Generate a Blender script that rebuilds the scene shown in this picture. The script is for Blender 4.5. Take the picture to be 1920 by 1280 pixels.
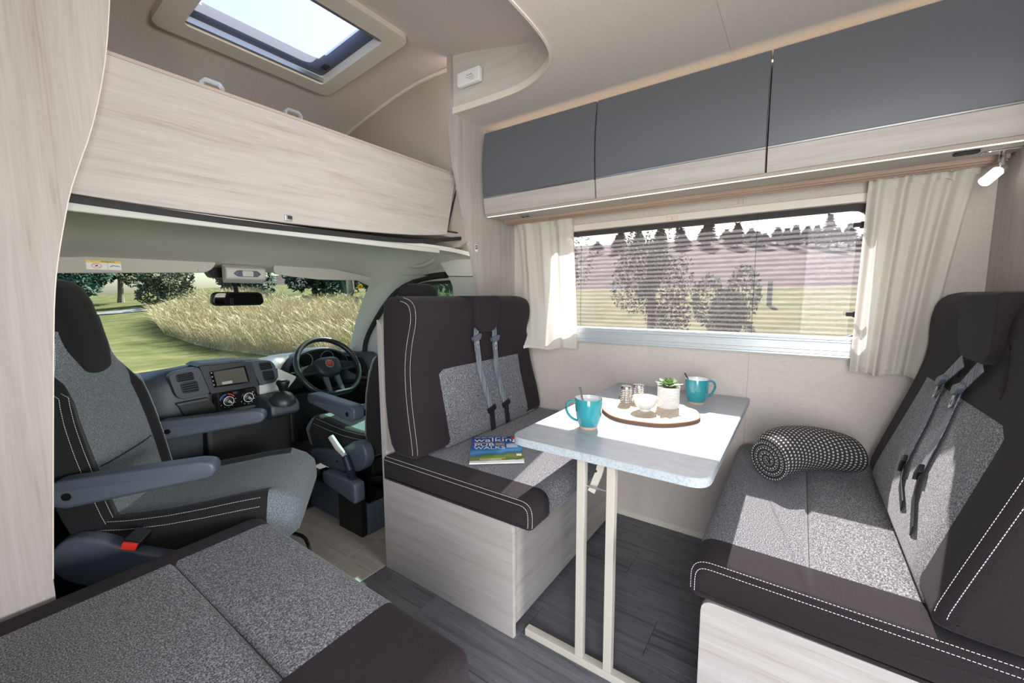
import bpy, bmesh, math, random
import numpy as np
from mathutils import Vector, Matrix
random.seed(7)
for o in list(bpy.data.objects): bpy.data.objects.remove(o)
SC = bpy.context.scene
COL = SC.collection
# ---------------------------------------------------------------- camera
CAM_H, FPX = 1.15, 772.0
YAW, PITCH, ROLL = math.radians(55.1), math.radians(6.3), math.radians(-0.3)
_f = Vector((math.sin(YAW)*math.cos(PITCH), math.cos(YAW)*math.cos(PITCH), -math.sin(PITCH)))
_r0 = Vector((math.cos(YAW), -math.sin(YAW), 0)); _u0 = _r0.cross(_f)
_r = _r0*math.cos(ROLL)+_u0*math.sin(ROLL); _u = -_r0*math.sin(ROLL)+_u0*math.cos(ROLL)
CO = Vector((0, 0, CAM_H))
cam = bpy.data.cameras.new('camera'); camo = bpy.data.objects.new('camera', cam); COL.objects.link(camo)
M = Matrix(((_r.x, _u.x, -_f.x, CO.x), (_r.y, _u.y, -_f.y, CO.y), (_r.z, _u.z, -_f.z, CO.z), (0, 0, 0, 1)))
camo.matrix_world = M
cam.sensor_width = 36; cam.sensor_fit = 'HORIZONTAL'; cam.lens = FPX/1920*36; cam.clip_start = .02; cam.clip_end = 500
SC.camera = camo
def P(px, py, ax, val):
    """photo pixel -> the point where its ray meets the plane  coordinate[ax] = val"""
    d = _f+_r*((px-960)/FPX)-_u*((py-640)/FPX)
    t = (val-CO[ax])/d[ax]
    return CO+d*t
# ---------------------------------------------------------------- world, sun, lamps, exposure
W = bpy.data.worlds.new('sky'); SC.world = W; W.use_nodes = True
nt = W.node_tree; nt.nodes.clear()
wo = nt.nodes.new('ShaderNodeOutputWorld'); bg = nt.nodes.new('ShaderNodeBackground')
sk = nt.nodes.new('ShaderNodeTexSky'); sk.sky_type = 'NISHITA'; sk.sun_disc = False
sk.sun_elevation = math.radians(42); sk.sun_rotation = math.radians(77); sk.dust_density = 2.5; sk.air_density = 1.0
bg.inputs['Strength'].default_value = .34
nt.links.new(sk.outputs[0], bg.inputs[0]); nt.links.new(bg.outputs[0], wo.inputs[0])
SUN_DIR = Vector((-1.15, -.25, -1.0)).normalized()
sl = bpy.data.lights.new('sun_offscreen', 'SUN'); sl.energy = 19; sl.angle = math.radians(.6); sl.color = (1, .95, .87)
so = bpy.data.objects.new('sun_offscreen', sl); COL.objects.link(so); so.rotation_euler = SUN_DIR.to_track_quat('-Z', 'Y').to_euler()
def area(name, loc, target, sx, sy, e, col=(1, 1, 1)):
    l = bpy.data.lights.new(name, 'AREA'); l.shape = 'RECTANGLE'; l.size = sx; l.size_y = sy; l.energy = e; l.color = col
    o = bpy.data.objects.new(name, l); COL.objects.link(o); o.location = loc
    o.rotation_euler = (Vector(target)-Vector(loc)).to_track_quat('-Z', 'Y').to_euler(); return o
# daylight through the open entrance door (left wall) and an added fill light from the rear end, both out of the picture
area('entrance_door_left_offscreen', (-.75, -.35, 1.05), (1.2, 1.0, 1.1), .8, 1.7, 52, (.985, .99, 1))
area('fill_rear_offscreen', (.62, -3.6, 1.15), (.80, 1.5, 1.14), 1.3, .9, 150, (1, .985, .97))
vs = SC.view_settings; vs.view_transform = 'Standard'; vs.look = 'None'; vs.exposure = .14; vs.gamma = 1; vs.use_curve_mapping = False
# ---------------------------------------------------------------- materials
MATS = {}
def _new(name):
    m = bpy.data.materials.new(name); m.use_nodes = True; n = m.node_tree; b = n.nodes['Principled BSDF']; MATS[name] = m
    return m, n, b
def N(n, t, **k):
    x = n.nodes.new(t)
    for a, v in k.items():
        if a in x.inputs: x.inputs[a].default_value = v
        else: setattr(x, a, v)
    return x
def coords(n, scale, kind='Object', rnd=False):
    tc = N(n, 'ShaderNodeTexCoord'); mp = N(n, 'ShaderNodeMapping'); mp.inputs['Scale'].default_value = scale
    n.links.new(tc.outputs[kind], mp.inputs[0])
    if rnd:
        oi = N(n, 'ShaderNodeObjectInfo'); ml = N(n, 'ShaderNodeMath', operation='MULTIPLY'); ml.inputs[1].default_value = 37
        n.links.new(oi.outputs['Random'], ml.inputs[0]); cb = N(n, 'ShaderNodeCombineXYZ')
        for i in range(3): n.links.new(ml.outputs[0], cb.inputs[i])
        n.links.new(cb.outputs[0], mp.inputs['Location'])
    return mp.outputs[0]
def ramp(n, fac, stops):
    r = N(n, 'ShaderNodeValToRGB'); e = r.color_ramp.elements
    while len(e) < len(stops): e.new(.5)
    for q, (p, c) in zip(e, stops): q.position = p; q.color = (*c, 1)
    n.links.new(fac, r.inputs[0]); return r.outputs[0]
def bump(n, b, h, s, d=.001):
    x = N(n, 'ShaderNodeBump', Strength=s, Distance=d); n.links.new(h, x.inputs['Height']); n.links.new(x.outputs[0], b.inputs['Normal'])
def plain(name, c, rough=.5, metal=0, coat=0, spec=.5, bumps=None):
    m, n, b = _new(name); b.inputs['Base Color'].default_value = (*c, 1); b.inputs['Roughness'].default_value = rough
    b.inputs['Metallic'].default_value = metal; b.inputs['Coat Weight'].default_value = coat; b.inputs['Specular IOR Level'].default_value = spec
    if bumps:
        z = N(n, 'ShaderNodeTexNoise', Scale=bumps[0], Detail=2.0); n.links.new(coords(n, (1, 1, 1)), z.inputs['Vector']); bump(n, b, z.outputs[0], bumps[1])
    return m
def noisy(name, stops, scale, rough=.8, detail=3, kind='Object', bs=.3, spec=.3, sheen=0, rnd=False, dist=.001):
    m, n, b = _new(name)
    sc = scale if isinstance(scale, tuple) else (scale,)*3
    z = N(n, 'ShaderNodeTexNoise', Scale=1.0, Detail=float(detail), Roughness=.6); n.links.new(coords(n, sc, kind, rnd), z.inputs['Vector'])
    n.links.new(ramp(n, z.outputs[0], stops), b.inputs['Base Color']); b.inputs['Roughness'].default_value = rough
    b.inputs['Specular IOR Level'].default_value = spec; b.inputs['Sheen Weight'].default_value = sheen
    if bs: bump(n, b, z.outputs[0], bs, dist)
    return m
def wood(name, ax, ca, cb, rough=.5, rnd=False, contrast=.5):
    """grain running along axis ax"""
    m, n, b = _new(name)
    s1 = [38.]*3; s1[ax] = 1.6; s2 = [210.]*3; s2[ax] = 9.
    za = N(n, 'ShaderNodeTexNoise', Scale=1.0, Detail=4.0, Roughness=.55, Distortion=.6); n.links.new(coords(n, s1, rnd=rnd), za.inputs['Vector'])
    zb = N(n, 'ShaderNodeTexNoise', Scale=1.0, Detail=2.0); n.links.new(coords(n, s2, rnd=rnd), zb.inputs['Vector'])
    mx = N(n, 'ShaderNodeMath', operation='MULTIPLY_ADD'); mx.inputs[1].default_value = .55; n.links.new(zb.outputs[0], mx.inputs[0]); n.links.new(za.outputs[0], mx.inputs[2])
    cm = tuple(x*.5+y*.5 for x, y in zip(ca, cb))
    n.links.new(ramp(n, mx.outputs[0], [(.48, ca), (.66, cm), (1., cb)]), b.inputs['Base Color'])
    b.inputs['Roughness'].default_value = rough; b.inputs['Specular IOR Level'].default_value = .35
    bump(n, b, zb.outputs[0], .08)
    return m
WA, WB = (.345, .300, .275), (.485, .448, .425)
wood('wood_x', 0, WA, WB); wood('wood_y', 1, WA, WB); wood('wood_z', 2, WA, WB)
wood('wood_pale', 1, (.47, .42, .38), (.58, .54, .50))
wood('floor_dark', 1, (.050, .050, .056), (.17, .17, .185), .42, True)
wood('cab_board', 1, (.30, .26, .22), (.50, .45, .40), .55, True)
wood('rail_wood', 1, (.30, .20, .15), (.48, .35, .28))
wood('board_wood', 0, (.45, .33, .22), (.72, .62, .50), .6)
plain('board_bark', (.20, .10, .055), .8)
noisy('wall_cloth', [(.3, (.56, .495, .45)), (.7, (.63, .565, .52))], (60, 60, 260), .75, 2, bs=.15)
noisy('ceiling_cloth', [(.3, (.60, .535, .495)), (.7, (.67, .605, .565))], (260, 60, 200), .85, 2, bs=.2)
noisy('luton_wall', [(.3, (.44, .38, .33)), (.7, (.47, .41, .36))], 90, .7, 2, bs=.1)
plain('cream_trim', (.70, .64, .56), .45); plain('door_grey', (.115, .119, .138), .42, spec=.4, bumps=(900, .05))
plain('silver_edge', (.55, .55, .56), .25, 1)
noisy('cloth_grey', [(.36, (.022, .022, .026)), (.5, (.115, .115, .125)), (.64, (.36, .36, .38))], 360, .95, 3, bs=.5, spec=.1, sheen=.2)
noisy('cloth_dark', [(.3, (.0165, .0125, .0145)), (.7, (.028, .0215, .0245))], 500, .95, 2, bs=.3, spec=.1, sheen=.06)
noisy('cloth_cab', [(.38, (.045, .053, .060)), (.5, (.135, .156, .172)), (.64, (.32, .365, .39))], 620, .9, 2, bs=.3, spec=.15, sheen=.2)
noisy('cloth_cabdark', [(.3, (.008, .008, .010)), (.7, (.020, .019, .021))], 700, .85, 2, bs=.2, spec=.2, sheen=.1)
plain('stitch', (.78, .77, .78), .7)
plain('plastic_blue', (.085, .100, .132), .42, bumps=(700, .12)); plain('plastic_dark', (.018, .022, .028), .45, bumps=(700, .12))
plain('plastic_black', (.006, .006, .007), .4); plain('gloss_black', (.006, .006, .007), .08, coat=1); plain('rubber', (.014, .013, .013), .7)
plain('leather', (.020, .022, .024), .38, bumps=(500, .15)); plain('dash', (.045, .056, .068), .5, bumps=(600, .2))
plain('headliner', (.64, .62, .585), .9, bumps=(700, .25)); plain('visor', (.47, .45, .415), .8, bumps=(700, .2)); plain('cab_light_plastic', (.50, .50, .47), .55)
plain('white', (.80, .80, .79), .4); plain('china', (.86, .86, .84), .12, coat=.6); plain('teal', (.030, .275, .315), .16, coat=.7); plain('clay', (.62, .40, .28), .8)
plain('chrome', (.75, .75, .76), .12, 1); plain('steel_dark', (.16, .16, .165), .25, 1); plain('wood_edge', (.40, .33, .285), .6); plain('alu', (.55, .57, .59), .35, .9); plain('alu_paint', (.62, .65, .68), .3, .35)
plain('table_leg', (.52, .48, .41), .45); plain('red', (.65, .03, .02), .4); plain('badge_red', (.45, .02, .025), .25)
plain('belt_black', (.010, .010, .011), .6); plain('soil', (.35, .27, .18), .9); plain('yellow', (.75, .55, .04), .5); plain('orange', (.85, .42, .03), .5)
plain('ink', (.02, .02, .022), .6); plain('paper', (.82, .82, .80), .6); plain('grey_ink', (.35, .35, .36), .6); plain('blue', (.03, .12, .5), .4); plain('pink_ink', (.75, .35, .28), .6)
plain('screen', (.10, .095, .085), .15); plain('mirror', (.8, .8, .82), .03, 1); plain('lamp_grey', (.10, .12, .15), .25)
noisy('belt_grey', [(.45, (.10, .115, .14)), (.55, (.26, .28, .31))], (500, 6, 6), .6, 0, bs=.2)
noisy('marble', [(.3, (.355, .39, .42)), (.5, (.40, .435, .465)), (.65, (.43, .465, .49)), (.8, (.385, .42, .45))], (40, 14, 40), .35, 6, bs=0)
noisy('marble_edge', [(.35, (.33, .37, .40)), (.55, (.45, .49, .52))], 160, .4, 4, bs=0)
noisy('pot', [(.3, (.62, .61, .59)), (.7, (.84, .83, .81))], (40, 40, 420), .8, 2, bs=.6)
noisy('leaf_succ', [(.3, (.10, .22, .07)), (.7, (.32, .45, .16))], 60, .5, 2, bs=0)
def emit(name, c, s):
    m, n, b = _new(name); b.inputs['Base Color'].default_value = (*c, 1); b.inputs['Emission Color'].default_value = (*c, 1); b.inputs['Emission Strength'].default_value = s
emit('led', (1, .92, .80), .95); emit('led_warm', (1, .80, .56), 4.0); emit('spot_glow', (1, .95, .88), 6)
def thin(name, tint, gloss=.06, rough=.02, haze=None):
    m = bpy.data.materials.new(name); m.use_nodes = True; n = m.node_tree; n.nodes.clear(); MATS[name] = m
    out = N(n, 'ShaderNodeOutputMaterial'); t = N(n, 'ShaderNodeBsdfTransparent'); t.inputs[0].default_value = (*tint, 1)
    g = N(n, 'ShaderNodeBsdfGlossy'); g.inputs['Roughness'].default_value = rough
    mx = N(n, 'ShaderNodeMixShader'); mx.inputs[0].default_value = gloss; n.links.new(t.outputs[0], mx.inputs[1]); n.links.new(g.outputs[0], mx.inputs[2]); last = mx
    if haze:
        d = N(n, 'ShaderNodeBsdfDiffuse'); d.inputs[0].default_value = (*haze[1], 1); tr = N(n, 'ShaderNodeBsdfTranslucent'); tr.inputs[0].default_value = (*haze[1], 1)
        m2 = N(n, 'ShaderNodeMixShader'); m2.inputs[0].default_value = .5; n.links.new(d.outputs[0], m2.inputs[1]); n.links.new(tr.outputs[0], m2.inputs[2])
        m3 = N(n, 'ShaderNodeMixShader'); m3.inputs[0].default_value = haze[0]; n.links.new(mx.outputs[0], m3.inputs[1]); n.links.new(m2.outputs[0], m3.inputs[2]); last = m3
    n.links.new(last.outputs[0], out.inputs[0])
thin('windscreen_glass', (.66, .76, .74), .05); thin('door_glass', (.50, .66, .61), .05); thin('acrylic', (.92, .92, .95), .018)
thin('flyscreen', (.92, .92, .92), .0, .5, (.30, (.30, .272, .285))); thin('roof_screen', (.50, .55, .66), .0, .5, (.30, (.62, .68, .82))); thin('clear_plastic', (.85, .88, .90), .2, .1, (.35, (.85, .87, .9)))
def curtain_mat():
    m, n, b = _new('curtain'); b.inputs['Base Color'].default_value = (.80, .765, .70, 1); b.inputs['Roughness'].default_value = .9; b.inputs['Specular IOR Level'].default_value = .1
    z = N(n, 'ShaderNodeTexNoise', Scale=1.0, Detail=2.0); n.links.new(coords(n, (60, 60, 420)), z.inputs['Vector']); bump(n, b, z.outputs[0], .3)
    out = [x for x in n.nodes if x.type == 'OUTPUT_MATERIAL'][0]
    tr = N(n, 'ShaderNodeBsdfTranslucent'); tr.inputs[0].default_value = (.80, .76, .69, 1)
    tp = N(n, 'ShaderNodeBsdfTransparent'); a = N(n, 'ShaderNodeMixShader'); a.inputs[0].default_value = .35
    c = N(n, 'ShaderNodeMixShader'); c.inputs[0].default_value = .10
    n.links.new(b.outputs[0], a.inputs[1]); n.links.new(tr.outputs[0], a.inputs[2]); n.links.new(a.outputs[0], c.inputs[1]); n.links.new(tp.outputs[0], c.inputs[2]); n.links.new(c.outputs[0], out.inputs[0])
curtain_mat()
def knit_mat():
    m, n, b = _new('knit'); b.inputs['Roughness'].default_value = .95; b.inputs['Specular IOR Level'].default_value = .1
    tc = N(n, 'ShaderNodeUVMap'); sp = N(n, 'ShaderNodeSeparateXYZ'); n.links.new(tc.outputs[0], sp.inputs[0])
    def mt(op, a, bb=None):
        x = N(n, 'ShaderNodeMath', operation=op)
        for i, v in enumerate((a, bb)):
            if v is None: continue
            if isinstance(v, (int, float)): x.inputs[i].default_value = v
            else: n.links.new(v, x.inputs[i])
        return x.outputs[0]
    u = mt('MULTIPLY', sp.outputs[0], 95.); v = mt('MULTIPLY', sp.outputs[1], 62.)
    row = mt('MULTIPLY', mt('MODULO', mt('FLOOR', v), 2.), .5); uf = mt('SUBTRACT', mt('FRACT', mt('ADD', u, row)), .5); vf = mt('SUBTRACT', mt('FRACT', v), .5)
    d = mt('SQRT', mt('ADD', mt('MULTIPLY', uf, uf), mt('MULTIPLY', mt('MULTIPLY', vf, vf), 1.6)))
    n.links.new(ramp(n, d, [(.24, (.56, .53, .50)), (.32, (.045, .042, .045))]), b.inputs['Base Color']); bump(n, b, mt('SUBTRACT', 1., d), .6, .003)
knit_mat()
def mag_mat():
    m, n, b = _new('magazine_cover'); b.inputs['Roughness'].default_value = .25
    tc = N(n, 'ShaderNodeTexCoord'); sp = N(n, 'ShaderNodeSeparateXYZ'); n.links.new(tc.outputs['Object'], sp.inputs[0])
    z = N(n, 'ShaderNodeTexNoise', Scale=18.0, Detail=5.0); n.links.new(tc.outputs['Object'], z.inputs['Vector'])
    ad = N(n, 'ShaderNodeMath', operation='MULTIPLY_ADD'); ad.inputs[1].default_value = .05; n.links.new(z.outputs[0], ad.inputs[0]); n.links.new(sp.outputs[1], ad.inputs[2])
    sk2 = N(n, 'ShaderNodeMath', operation='MULTIPLY_ADD'); sk2.inputs[1].default_value = -.16; n.links.new(sp.outputs[0], sk2.inputs[0]); n.links.new(ad.outputs[0], sk2.inputs[2])
    ml = N(n, 'ShaderNodeMath', operation='DIVIDE'); ml.inputs[1].default_value = .29; n.links.new(sk2.outputs[0], ml.inputs[0])
    c = ramp(n, ml.outputs[0], [(.0, (.62, .60, .55)), (.07, (.55, .55, .45)), (.09, (.10, .18, .03)), (.22, (.22, .32, .07)), (.30, (.12, .20, .05)), (.33, (.02, .16, .42)), (.42, (.10, .38, .65)), (.55, (.02, .13, .45)), (1., (.012, .05, .26))])
    n.links.new(c, b.inputs['Base Color'])
mag_mat()
noisy('lawn', [(.3, (.072, .080, .026)), (.5, (.115, .118, .045)), (.72, (.19, .16, .080))], (.9, .9, .9), .95, 8, bs=0, spec=.05)
noisy('heath', [(.3, (.045, .032, .030)), (.5, (.085, .062, .058)), (.7, (.12, .09, .082))], (.15, .5, .8), .95, 6, bs=0, spec=.05)
noisy('path', [(.3, (.26, .27, .28)), (.7, (.36, .36, .37))], 3, .9, 3, bs=0)
noisy('straw', [(.3, (.40, .33, .19)), (.5, (.56, .48, .31)), (.7, (.29, .28, .13))], (.55, .55, .4), .9, 4, bs=0, spec=.1)
noisy('leaf_dark', [(.3, (.012, .045, .030)), (.7, (.045, .11, .065))], 1.2, .7, 3, bs=0, spec=.2)
noisy('leaf_mid', [(.3, (.03, .05, .02)), (.7, (.10, .125, .06))], 1.2, .7, 3, bs=0, spec=.2)
noisy('leaf_pale', [(.3, (.09, .105, .05)), (.7, (.24, .25, .15))], 1.5, .7, 3, bs=0, spec=.2)
noisy('leaf_conifer', [(.3, (.02, .034, .022)), (.7, (.055, .075, .05))], .6, .8, 3, bs=0, spec=.1)
noisy('bark', [(.3, (.16, .13, .10)), (.7, (.40, .37, .31))], (5, 5, 1), .9, 4, bs=.4)
# ---------------------------------------------------------------- shapes: each returns (verts, faces)
V = Vector
def box(x0, x1, y0, y1, z0, z1):
    v = [(x, y, z) for x in (x0, x1) for y in (y0, y1) for z in (z0, z1)]
    return v, [(0, 1, 3, 2), (4, 6, 7, 5), (0, 4, 5, 1), (2, 3, 7, 6), (0, 2, 6, 4), (1, 5, 7, 3)]
def put(ax, a, p, q): return (a, p, q) if ax == 0 else ((p, a, q) if ax == 1 else (p, q, a))
def prism(poly, ax, a0, a1):
    k = len(poly); v = [put(ax, a0, *p) for p in poly]+[put(ax, a1, *p) for p in poly]
    f = [tuple(range(k)), tuple(range(2*k-1, k-1, -1))]+[(i, i+k, (i+1) % k+k, (i+1) % k) for i in range(k)]
    return v, f
def holed(outer, holes, ax, a0, a1):
    """prism of a polygon with holes"""
    bm = bmesh.new(); loops = [outer]+list(holes); ed = []
    for L in loops:
        vs_ = [bm.verts.new((p[0], p[1], 0)) for p in L]
        ed += [bm.edges.new((vs_[i], vs_[(i+1) % len(L)])) for i in range(len(L))]
    bmesh.ops.triangle_fill(bm, edges=ed, use_beauty=True, normal=(0, 0, 1))
    bm.verts.index_update(); n = len(bm.verts); pts = [v.co.copy() for v in bm.verts]
    tri = [tuple(v.index for v in f.verts) for f in bm.faces]; bm.free()
    v = [put(ax, a0, p.x, p.y) for p in pts]+[put(ax, a1, p.x, p.y) for p in pts]
    f = tri+[tuple(i+n for i in t[::-1]) for t in tri]; s = 0
    for L in loops:
        k = len(L); f += [(s+i, s+(i+1) % k, s+(i+1) % k+n, s+i+n) for i in range(k)]; s += k
    return v, f
def rect(a0, a1, b0, b1, r=0, seg=4):
    p = [(a0, b0), (a1, b0), (a1, b1), (a0, b1)]
    return rpoly(p, r, seg) if r else p
def rpoly(pts, r, seg=4):
    """round the corners of a polygon; r is a number or one per corner"""
    out = []; n = len(pts)
    for i in range(n):
        ri = r[i] if isinstance(r, (list, tuple)) else r
        a, b, c = V(pts[i-1]), V(pts[i]), V(pts[(i+1) % n])
        if ri <= 0: out.append(tuple(b)); continue
        d1, d2 = (a-b), (c-b); ri = min(ri, d1.length*.48, d2.length*.48); d1.normalize(); d2.normalize()
        for k in range(seg+1):
            t = k/seg; p0 = b+d1*ri; p2 = b+d2*ri
            out.append(tuple(p0*(1-t)**2+b*2*t*(1-t)+p2*t*t))
    return out
def smooth(pts, closed=True, k=2):
    for _ in range(k):
        o = []; n = len(pts)
        for i in range(n if closed else n-1):
            a, b = V(pts[i]), V(pts[(i+1) % n]); o += [tuple(a*.75+b*.25), tuple(a*.25+b*.75)]
        if not closed: o = [tuple(pts[0])]+o+[tuple(pts[-1])]
        pts = o
    return pts
def lathe(prof, c=(0, 0, 0), n=24, mtx=None, open_end=False):
    v = []; f = []; m = len(prof)
    for i in range(n):
        a = 2*math.pi*i/n
        v += [(c[0]+r*math.cos(a), c[1]+r*math.sin(a), c[2]+z) for r, z in prof]
    for i in range(n):
        j = (i+1) % n; f += [(i*m+k, j*m+k, j*m+k+1, i*m+k+1) for k in range(m-1)]
    if prof[0][0] > 1e-6: f.append(tuple(i*m for i in range(n-1, -1, -1)))
    if prof[-1][0] > 1e-6 and not open_end: f.append(tuple(i*m+m-1 for i in range(n)))
    return xf((v, f), mtx) if mtx else (v, f)
def xf(s, mtx): return [tuple(mtx @ V(p)) for p in s[0]], s[1]
def join(*ss):
    v = []; f = []
    for a, b in ss:
        o = len(v); v += a; f += [tuple(i+o for i in q) for q in b]
    return v, f
def sweep(pts, sec, closed=False, up=(0, 0, 1), scale=None):
    """sweep a closed 2D section (side, up) along a path"""
    pts = [V(p) for p in pts]; n = len(pts); k = len(sec); v = []; f = []; up = V(up)
    for i, p in enumerate(pts):
        a = pts[i-1] if (i > 0 or closed) else pts[i]; b = pts[(i+1) % n] if (i < n-1 or closed) else pts[i]
        t = (b-a).normalized(); s = t.cross(up)
        if s.length < 1e-4: s = t.cross(V((.31, .95, .1)))
        s.normalize(); w = s.cross(t); q = scale[i] if scale else 1
        v += [tuple(p+s*(x*q)+w*(y*q)) for x, y in sec]
    for i in range(n if closed else n-1):
        j = (i+1) % n; f += [(i*k+m, i*k+(m+1) % k, j*k+(m+1) % k, j*k+m) for m in range(k)]
    if not closed: f += [tuple(range(k-1, -1, -1)), tuple((n-1)*k+m for m in range(k))]
    return v, f
def circ(r, n=8): return [(r*math.cos(2*math.pi*i/n), r*math.sin(2*math.pi*i/n)) for i in range(n)]
def tube(pts, r, n=8, closed=False, scale=None, up=(0, 0, 1)): return sweep(pts, circ(r, n), closed, up, scale)
def loft(rings, cap=True):
    k = len(rings[0]); v = [tuple(p) for r in rings for p in r]; f = []
    for i in range(len(rings)-1): f += [(i*k+m, i*k+(m+1) % k, (i+1)*k+(m+1) % k, (i+1)*k+m) for m in range(k)]
    if cap: f += [tuple(range(k-1, -1, -1)), tuple((len(rings)-1)*k+m for m in range(k))]
    return v, f
def sheet(rows):
    k = len(rows[0]); v = [tuple(p) for r in rows for p in r]
    return v, [(i*k+m, i*k+m+1, (i+1)*k+m+1, (i+1)*k+m) for i in range(len(rows)-1) for m in range(k-1)]
def thick(rows, d):
    """closed slab from a grid, offset by vector d"""
    k = len(rows[0]); n = len(rows); a, fa = sheet(rows); d = V(d); o = len(a)
    b = [tuple(V(p)+d) for p in a]; f = fa+[tuple(i+o for i in q[::-1]) for q in fa]
    rim = list(range(k))+[i*k+k-1 for i in range(1, n)]+[(n-1)*k+m for m in range(k-2, -1, -1)]+[i*k for i in range(n-2, 0, -1)]
    for i in range(len(rim)): x, y = rim[i], rim[(i+1) % len(rim)]; f.append((x, x+o, y+o, y))
    return a+b, f
def inset(poly, d):
    """shrink a dense closed 2D polygon (counter-clockwise or not) by d"""
    n = len(poly); ar = sum(poly[i][0]*poly[(i+1) % n][1]-poly[(i+1) % n][0]*poly[i][1] for i in range(n)); sg = 1 if ar > 0 else -1; o = []
    for i in range(n):
        t = V(poly[(i+1) % n])-V(poly[i-1]); t.normalize(); o.append((poly[i][0]-t.y*d*sg, poly[i][1]+t.x*d*sg))
    for _ in range(12):         # collapse edges that turned over at tight corners
        bad = False
        for i in range(n):
            j = (i+1) % n; a = V(o[j])-V(o[i]); b = V(poly[j])-V(poly[i])
            if a.dot(b) < 0: m = tuple((V(o[i])+V(o[j]))/2); o[i] = m; o[j] = m; bad = True
        if not bad: break
    return o
def dense(poly, step=.02):
    o = []; n = len(poly)
    for i in range(n):
        a, b = V(poly[i]), V(poly[(i+1) % n]); k = max(1, int((b-a).length/step)); o += [tuple(a.lerp(b, j/k)) for j in range(k)]
    return o
def pad(poly, ax, u0, u1, r, cuts=(), seg=4, alt=None, rng=None):
    """upholstered block: profile polygon swept along ax from u0 to u1 with rounded ends; returns shape and station list"""
    st = []
    for k in range(seg+1):
        a = math.pi/2*k/seg; st.append((u0+r*(1-math.sin(a)), r*(1-math.cos(a))))
    st = st[::-1]; st2 = [(u1-(u-u0), d) for u, d in st][::-1]
    mid = [(c, 0) for c in sorted(cuts)]
    S = st+mid+st2
    pick = lambda u: alt if (alt and rng[0] <= u <= rng[1]) else poly
    return loft([[put(ax, u, *p) for p in (inset(pick(u), d) if d > 1e-6 else pick(u))] for u, d in S])
def stitch_line(pts, pitch=.0066, r=.00065, gap=.33):
    """dashes of thread along a polyline"""
    pts = [V(p) for p in pts]; out = []; acc = 0; L = [0]
    for a, b in zip(pts, pts[1:]): L.append(L[-1]+(b-a).length)
    def at(s):
        for i in range(len(pts)-1):
            if s <= L[i+1]: return pts[i].lerp(pts[i+1], (s-L[i])/max(1e-9, L[i+1]-L[i]))
        return pts[-1]
    s = 0
    while s+pitch*(1-gap) < L[-1]: out.append(tube([at(s), at(s+pitch*(1-gap))], r, 4)); s += pitch
    return join(*out) if out else ([], [])
# ---------------------------------------------------------------- objects
def top(o):
    while o.parent: o = o.parent
    return o
def obj(name, s, mat, parent=None, bevel=0, seg=2, smoothed=True, local=False, mats=None, fmat=None, ang=35, uv=None, fidx=None):
    me = bpy.data.meshes.new(name); off = V((0, 0, 0)) if (local or not parent) else V(top(parent).location)
    me.from_pydata([tuple(V(p)-off) for p in s[0]], [], s[1]); me.validate()
    for m in (mats or [mat]): me.materials.append(MATS[m])
    if fmat:
        for p in me.polygons: p.material_index = fmat(V(p.center)+off)
    if fidx:
        for p, q in zip(me.polygons, fidx): p.material_index = q
    bm = bmesh.new(); bm.from_mesh(me); bmesh.ops.recalc_face_normals(bm, faces=bm.faces)
    if bevel:
        es = [e for e in bm.edges if len(e.link_faces) == 2 and e.calc_face_angle(0) > .6]
        bmesh.ops.bevel(bm, geom=es, offset=bevel, segments=seg, affect='EDGES', clamp_overlap=True, profile=.5)
    bm.to_mesh(me); bm.free()
    if smoothed: me.shade_smooth(); me.set_sharp_from_angle(angle=math.radians(ang))
    if uv:
        l = me.uv_layers.new(name='UVMap')
        for lp in me.loops: l.data[lp.index].uv = uv[lp.vertex_index]
    o = bpy.data.objects.new(name, me); COL.objects.link(o)
    if bevel: w = o.modifiers.new('weighted_normal', 'WEIGHTED_NORMAL'); w.keep_sharp = True; w.weight = 80
    if parent: o.parent = parent
    return o
def tag(o, label, cat, group=None, kind=None):
    o['label'] = label
    if cat: o['category'] = cat
    if group: o['group'] = group
    if kind: o['kind'] = kind
    return o
def thing(name, label, cat, loc=(0, 0, 0), rotz=0, group=None):
    o = bpy.data.objects.new(name, None); COL.objects.link(o); o.location = loc; o.rotation_euler = (0, 0, rotz); o.empty_display_size = .05
    return tag(o, label, cat, group)
def struct(name, s, mat, label=None, **k):
    o = obj(name, s, mat, **k); o['kind'] = 'structure'
    if label: o['label'] = label
    return o
def text(name, body, size, mtx, mat, parent, ext=.0004, align='CENTER', font_scale=(1, 1)):
    """flat lettering lying in the local XY plane of mtx"""
    c = bpy.data.curves.new(name, 'FONT'); c.body = body; c.size = size; c.extrude = ext; c.align_x = align; c.align_y = 'CENTER'; c.resolution_u = 3
    t = bpy.data.objects.new(name, c); COL.objects.link(t); dg = bpy.context.evaluated_depsgraph_get()
    me = bpy.data.meshes.new_from_object(t.evaluated_get(dg)); bpy.data.objects.remove(t)
    v = [(p.co.x*font_scale[0], p.co.y*font_scale[1], p.co.z) for p in me.vertices]; f = [tuple(p.vertices) for p in me.polygons]; bpy.data.meshes.remove(me)
    return obj(name, xf((v, f), mtx), mat, parent, smoothed=False)
def basis(o, x, y):
    """matrix with origin o, x axis x, y axis about y"""
    x = V(x).normalized(); z = x.cross(V(y)).normalized(); y = z.cross(x)
    return Matrix(((x.x, y.x, z.x, o[0]), (x.y, y.y, z.y, o[1]), (x.z, y.z, z.z, o[2]), (0, 0, 0, 1)))
def pxs(pts, ax, val): return [P(a, b, ax, val) for a, b in pts]
def pxy(pts, ax, val):
    i, j = [k for k in range(3) if k != ax]
    return [(q[i], q[j]) for q in pxs(pts, ax, val)]
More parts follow.
